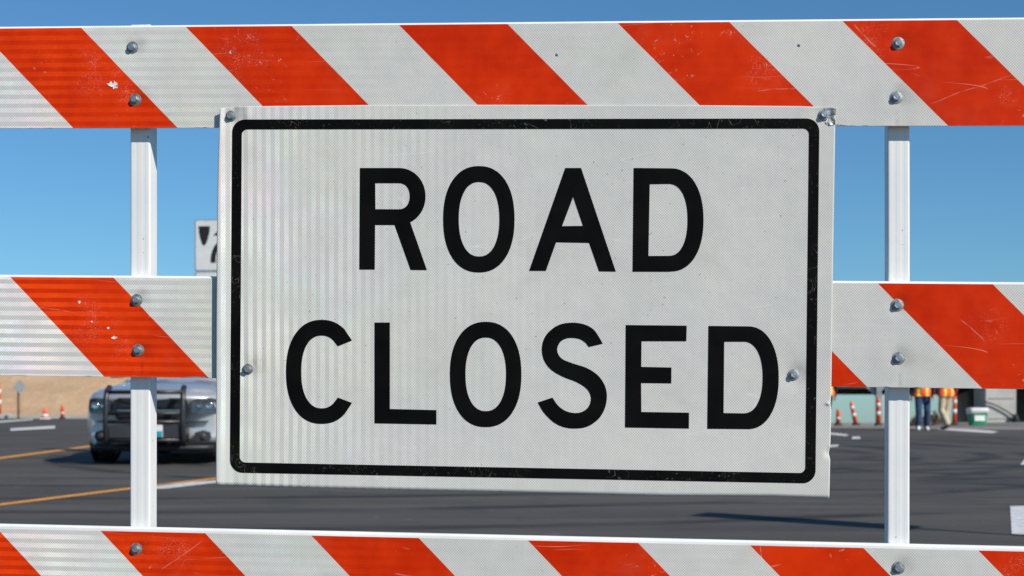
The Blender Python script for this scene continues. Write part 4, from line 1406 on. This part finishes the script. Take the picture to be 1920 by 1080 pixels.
def person(loc, rz, pose, mats, label, seed):
    """pose gives foot / knee positions; one remeshed skin, materials by nearest limb"""
    J = pose
    hipL, hipR = Vector((-0.095, 0, 0.92)), Vector((0.095, 0, 0.92))
    caps = []   # (a, b, ra, rb, tag)
    def cap(a, b, ra, rb, t): caps.append((Vector(a), Vector(b), ra, rb, t))
    cap((0, 0, 0.95), (0, 0.0, 1.14), 0.150, 0.150, 'torso'); cap((-0.06, 0, 0.96), (0.06, 0, 0.96), 0.135, 0.135, 'torso')
    cap((0, 0, 1.12), (0, 0.01, 1.34), 0.150, 0.165, 'torso'); cap((-0.12, 0.01, 1.36), (0.12, 0.01, 1.36), 0.095, 0.095, 'torso')
    cap((0, 0.01, 1.42), (0, 0.025, 1.54), 0.058, 0.055, 'head')
    cap((0, 0.03, 1.61), (0, 0.02, 1.69), 0.078, 0.092, 'head'); cap((0, 0.06, 1.575), (0, 0.075, 1.60), 0.05, 0.05, 'head')
    cap((0, 0.118, 1.63), (0, 0.098, 1.665), 0.016, 0.010, 'head')
    for s in (-1, 1): cap((s * 0.088, 0.02, 1.63), (s * 0.092, 0.01, 1.67), 0.018, 0.02, 'head')
    for s, k in ((-1, 'L'), (1, 'R')):
        hip = hipL if s < 0 else hipR
        kn, an = Vector(J['knee' + k]), Vector(J['ankle' + k]); toe = Vector(J['toe' + k])
        cap(hip, kn, 0.108, 0.082, 'leg'); cap(kn, an, 0.082, 0.074, 'leg')
        cap(an + Vector((0, 0, -0.02)), an + (toe - an) * 0.25 + Vector((0, 0, -0.01)), 0.052, 0.050, 'shoe')
        cap(an + Vector((0, -0.03, -0.045)), toe, 0.042, 0.038, 'shoe')
        sh = Vector((s * 0.195, 0.01, 1.38)); el = Vector(J['elbow' + k]); wr = Vector(J['wrist' + k])
        cap(sh, el, 0.062, 0.048, 'arm'); cap(el, wr, 0.047, 0.036, 'arm')
        d = (wr - el).normalized()
        pl = wr + d * 0.085
        cap(wr + d * 0.02, pl, 0.030, 0.036, 'hand')
        side = Vector((0, 1, 0)); side = (side - d * side.dot(d)).normalized()
        inn = Vector((-s, 0, 0))
        for q in range(4):
            b0 = pl + side * (0.030 - 0.020 * q)
            l = (0.062, 0.072, 0.066, 0.052)[q]
            m1 = b0 + d * l * 0.6 + inn * 0.008
            cap(b0, m1, 0.0115, 0.011, 'hand'); cap(m1, m1 + d * l * 0.5 + inn * 0.018, 0.011, 0.010, 'hand')
        tb = wr + d * 0.035 + side * 0.028
        tm = tb + d * 0.03 + side * 0.028
        cap(tb, tm, 0.0135, 0.012, 'hand'); cap(tm, tm + d * 0.028 + side * 0.006, 0.012, 0.011, 'hand')
    bm = bmesh.new()
    for (a, b, ra, rb, t) in caps:
        d = b - a; L = d.length
        pr = []
        for k in range(6): an = -math.pi / 2 + math.pi / 2 * k / 5; pr.append((max(ra * math.cos(an), 1e-4), ra * math.sin(an)))
        for k in range(6): an = math.pi / 2 * k / 5; pr.append((max(rb * math.cos(an), 1e-4), L + rb * math.sin(an)))
        n0 = len(bm.verts)
        add_lathe(bm, pr, 14)
        bm.verts.ensure_lookup_table()
        q = Vector((0, 0, 1)).rotation_difference(d.normalized()).to_matrix()
        for v in bm.verts[n0:]:
            v.co = q @ v.co + a
    # flatten the chest front to back
    for v in bm.verts:
        if 0.84 < v.co.z < 1.45 and abs(v.co.x) < 0.24: v.co.y *= 0.80
    me = bpy.data.meshes.new('tmp'); bm.to_mesh(me); bm.free()
    to = bpy.data.objects.new('tmp', me); COL.objects.link(to)
    rm = to.modifiers.new('r', 'REMESH'); rm.mode = 'VOXEL'; rm.voxel_size = 0.0105; rm.use_smooth_shade = True
    sm = to.modifiers.new('s', 'SMOOTH'); sm.factor = 0.5; sm.iterations = 3
    bpy.context.view_layer.update()
    dg = bpy.context.evaluated_depsgraph_get()
    me2 = bpy.data.meshes.new_from_object(to.evaluated_get(dg))
    bpy.data.objects.remove(to); bpy.data.meshes.remove(me)
    nf = len(me2.polygons)
    cen = np.empty(nf * 3); me2.polygons.foreach_get('center', cen); cen = cen.reshape(-1, 3)
    best = np.full(nf, 1e9); lab = np.zeros(nf, int)
    tags = ['torso', 'head', 'leg', 'shoe', 'arm', 'hand']
    for (a, b, ra, rb, t) in caps:
        a_ = np.array(a); ab = np.array(b) - a_
        tt = np.clip((cen - a_) @ ab / max(ab @ ab, 1e-9), 0, 1)
        dd = np.linalg.norm(cen - a_ - tt[:, None] * ab, axis=1) - (ra + (rb - ra) * tt)
        m_ = dd < best
        best[m_] = dd[m_]; lab[m_] = tags.index(t)
    lab[(lab == 0) & (cen[:, 2] < 0.99)] = 2
    root = empty('road_worker', loc, rz, label, 'person', 'road workers near the overpass')
    me2.materials.clear()
    o = bpy.data.objects.new('body', me2); COL.objects.link(o); o.parent = root
    for mm in (mats['top'], M['skin'], mats['legs'], mats['shoe'], mats['top'], M['skin']): me2.materials.append(mm)
    me2.polygons.foreach_set('material_index', lab.astype(np.int32))
    me2.polygons.foreach_set('use_smooth', np.ones(nf, bool))
    # vest: the trunk surface lifted outwards, open armholes, two upright bands and a waist band
    keep = ((lab == 0) | (lab == 2)) & (cen[:, 2] > 0.845) & (cen[:, 2] < 1.45) & (np.abs(cen[:, 0]) < 0.205)
    bmv = bmesh.new(); bmv.from_mesh(me2); bmv.faces.ensure_lookup_table()
    bmesh.ops.delete(bmv, geom=[bmv.faces[i] for i in np.nonzero(~keep)[0]], context='FACES')
    bmv.normal_update()
    for v in bmv.verts:
        k_ = 0.022 + 0.020 * smooth(1.05, 0.85, v.co.z)
        n_ = Vector((v.normal.x, v.normal.y, v.normal.z * 0.2))
        v.co += n_ * k_
    for f in bmv.faces:
        c = f.calc_center_median()
        f.material_index = 1 if (0.075 < abs(c.x) < 0.125 or 1.06 < c.z < 1.12) else 0
        f.smooth = True
    mv = bpy.data.meshes.new('vest'); bmv.to_mesh(mv); bmv.free()
    mv.materials.append(M['vest']); mv.materials.append(M['vestband'])
    vo = bpy.data.objects.new('safety_vest', mv); COL.objects.link(vo); vo.parent = root
    bm = bmesh.new()
    add_lathe(bm, [(0.155, 1.695), (0.118, 1.70), (0.117, 1.73), (0.104, 1.775), (0.07, 1.805), (0.02, 1.815)], 20, (0, 0.015, 0))
    bm_obj('hard_hat', bm, M['hat'], root, True)
    for s in (-1, 1):
        bm = bmesh.new(); bmesh.ops.create_icosphere(bm, subdivisions=1, radius=0.011)
        e = bm_obj('eye', bm, M['blackp'], root); e.location = (s * 0.033, 0.098, 1.665)
    return root

walk = dict(kneeL=(-0.10, 0.10, 0.50), ankleL=(-0.10, -0.02, 0.10), toeL=(-0.11, 0.14, 0.045),
            kneeR=(0.10, 0.14, 0.51), ankleR=(0.10, 0.20, 0.105), toeR=(0.12, 0.36, 0.05),
            elbowL=(-0.26, 0.04, 1.10), wristL=(-0.25, 0.16, 0.88), elbowR=(0.26, -0.06, 1.10), wristR=(0.27, 0.02, 0.86))
stride = dict(kneeL=(-0.10, 0.06, 0.50), ankleL=(-0.13, -0.24, 0.17), toeL=(-0.14, -0.14, 0.045),
              kneeR=(0.10, 0.14, 0.51), ankleR=(0.10, 0.16, 0.10), toeR=(0.11, 0.33, 0.045),
              elbowL=(-0.27, 0.05, 1.10), wristL=(-0.24, 0.20, 0.92), elbowR=(0.27, -0.08, 1.10), wristR=(0.26, 0.0, 0.86))
p1 = ground_px(1730, 808.0); p2 = ground_px(1774, 806.0); p3 = ground_px(1550, 798.0)
person(p1, R(168), walk, dict(top=M['jacket'], legs=M['denim'], shoe=M['shoe']), 'worker in blue jeans, white shoes and orange safety vest', 1)
person(p2, R(20), stride, dict(top=M['shirt'], legs=M['khaki'], shoe=M['boot']), 'worker in khaki trousers and orange safety vest', 2)
person(p3, R(10), walk, dict(top=M['jacket'], legs=M['navy'], shoe=M['boot']), 'worker in dark trousers half hidden by the ROAD CLOSED sign', 3)
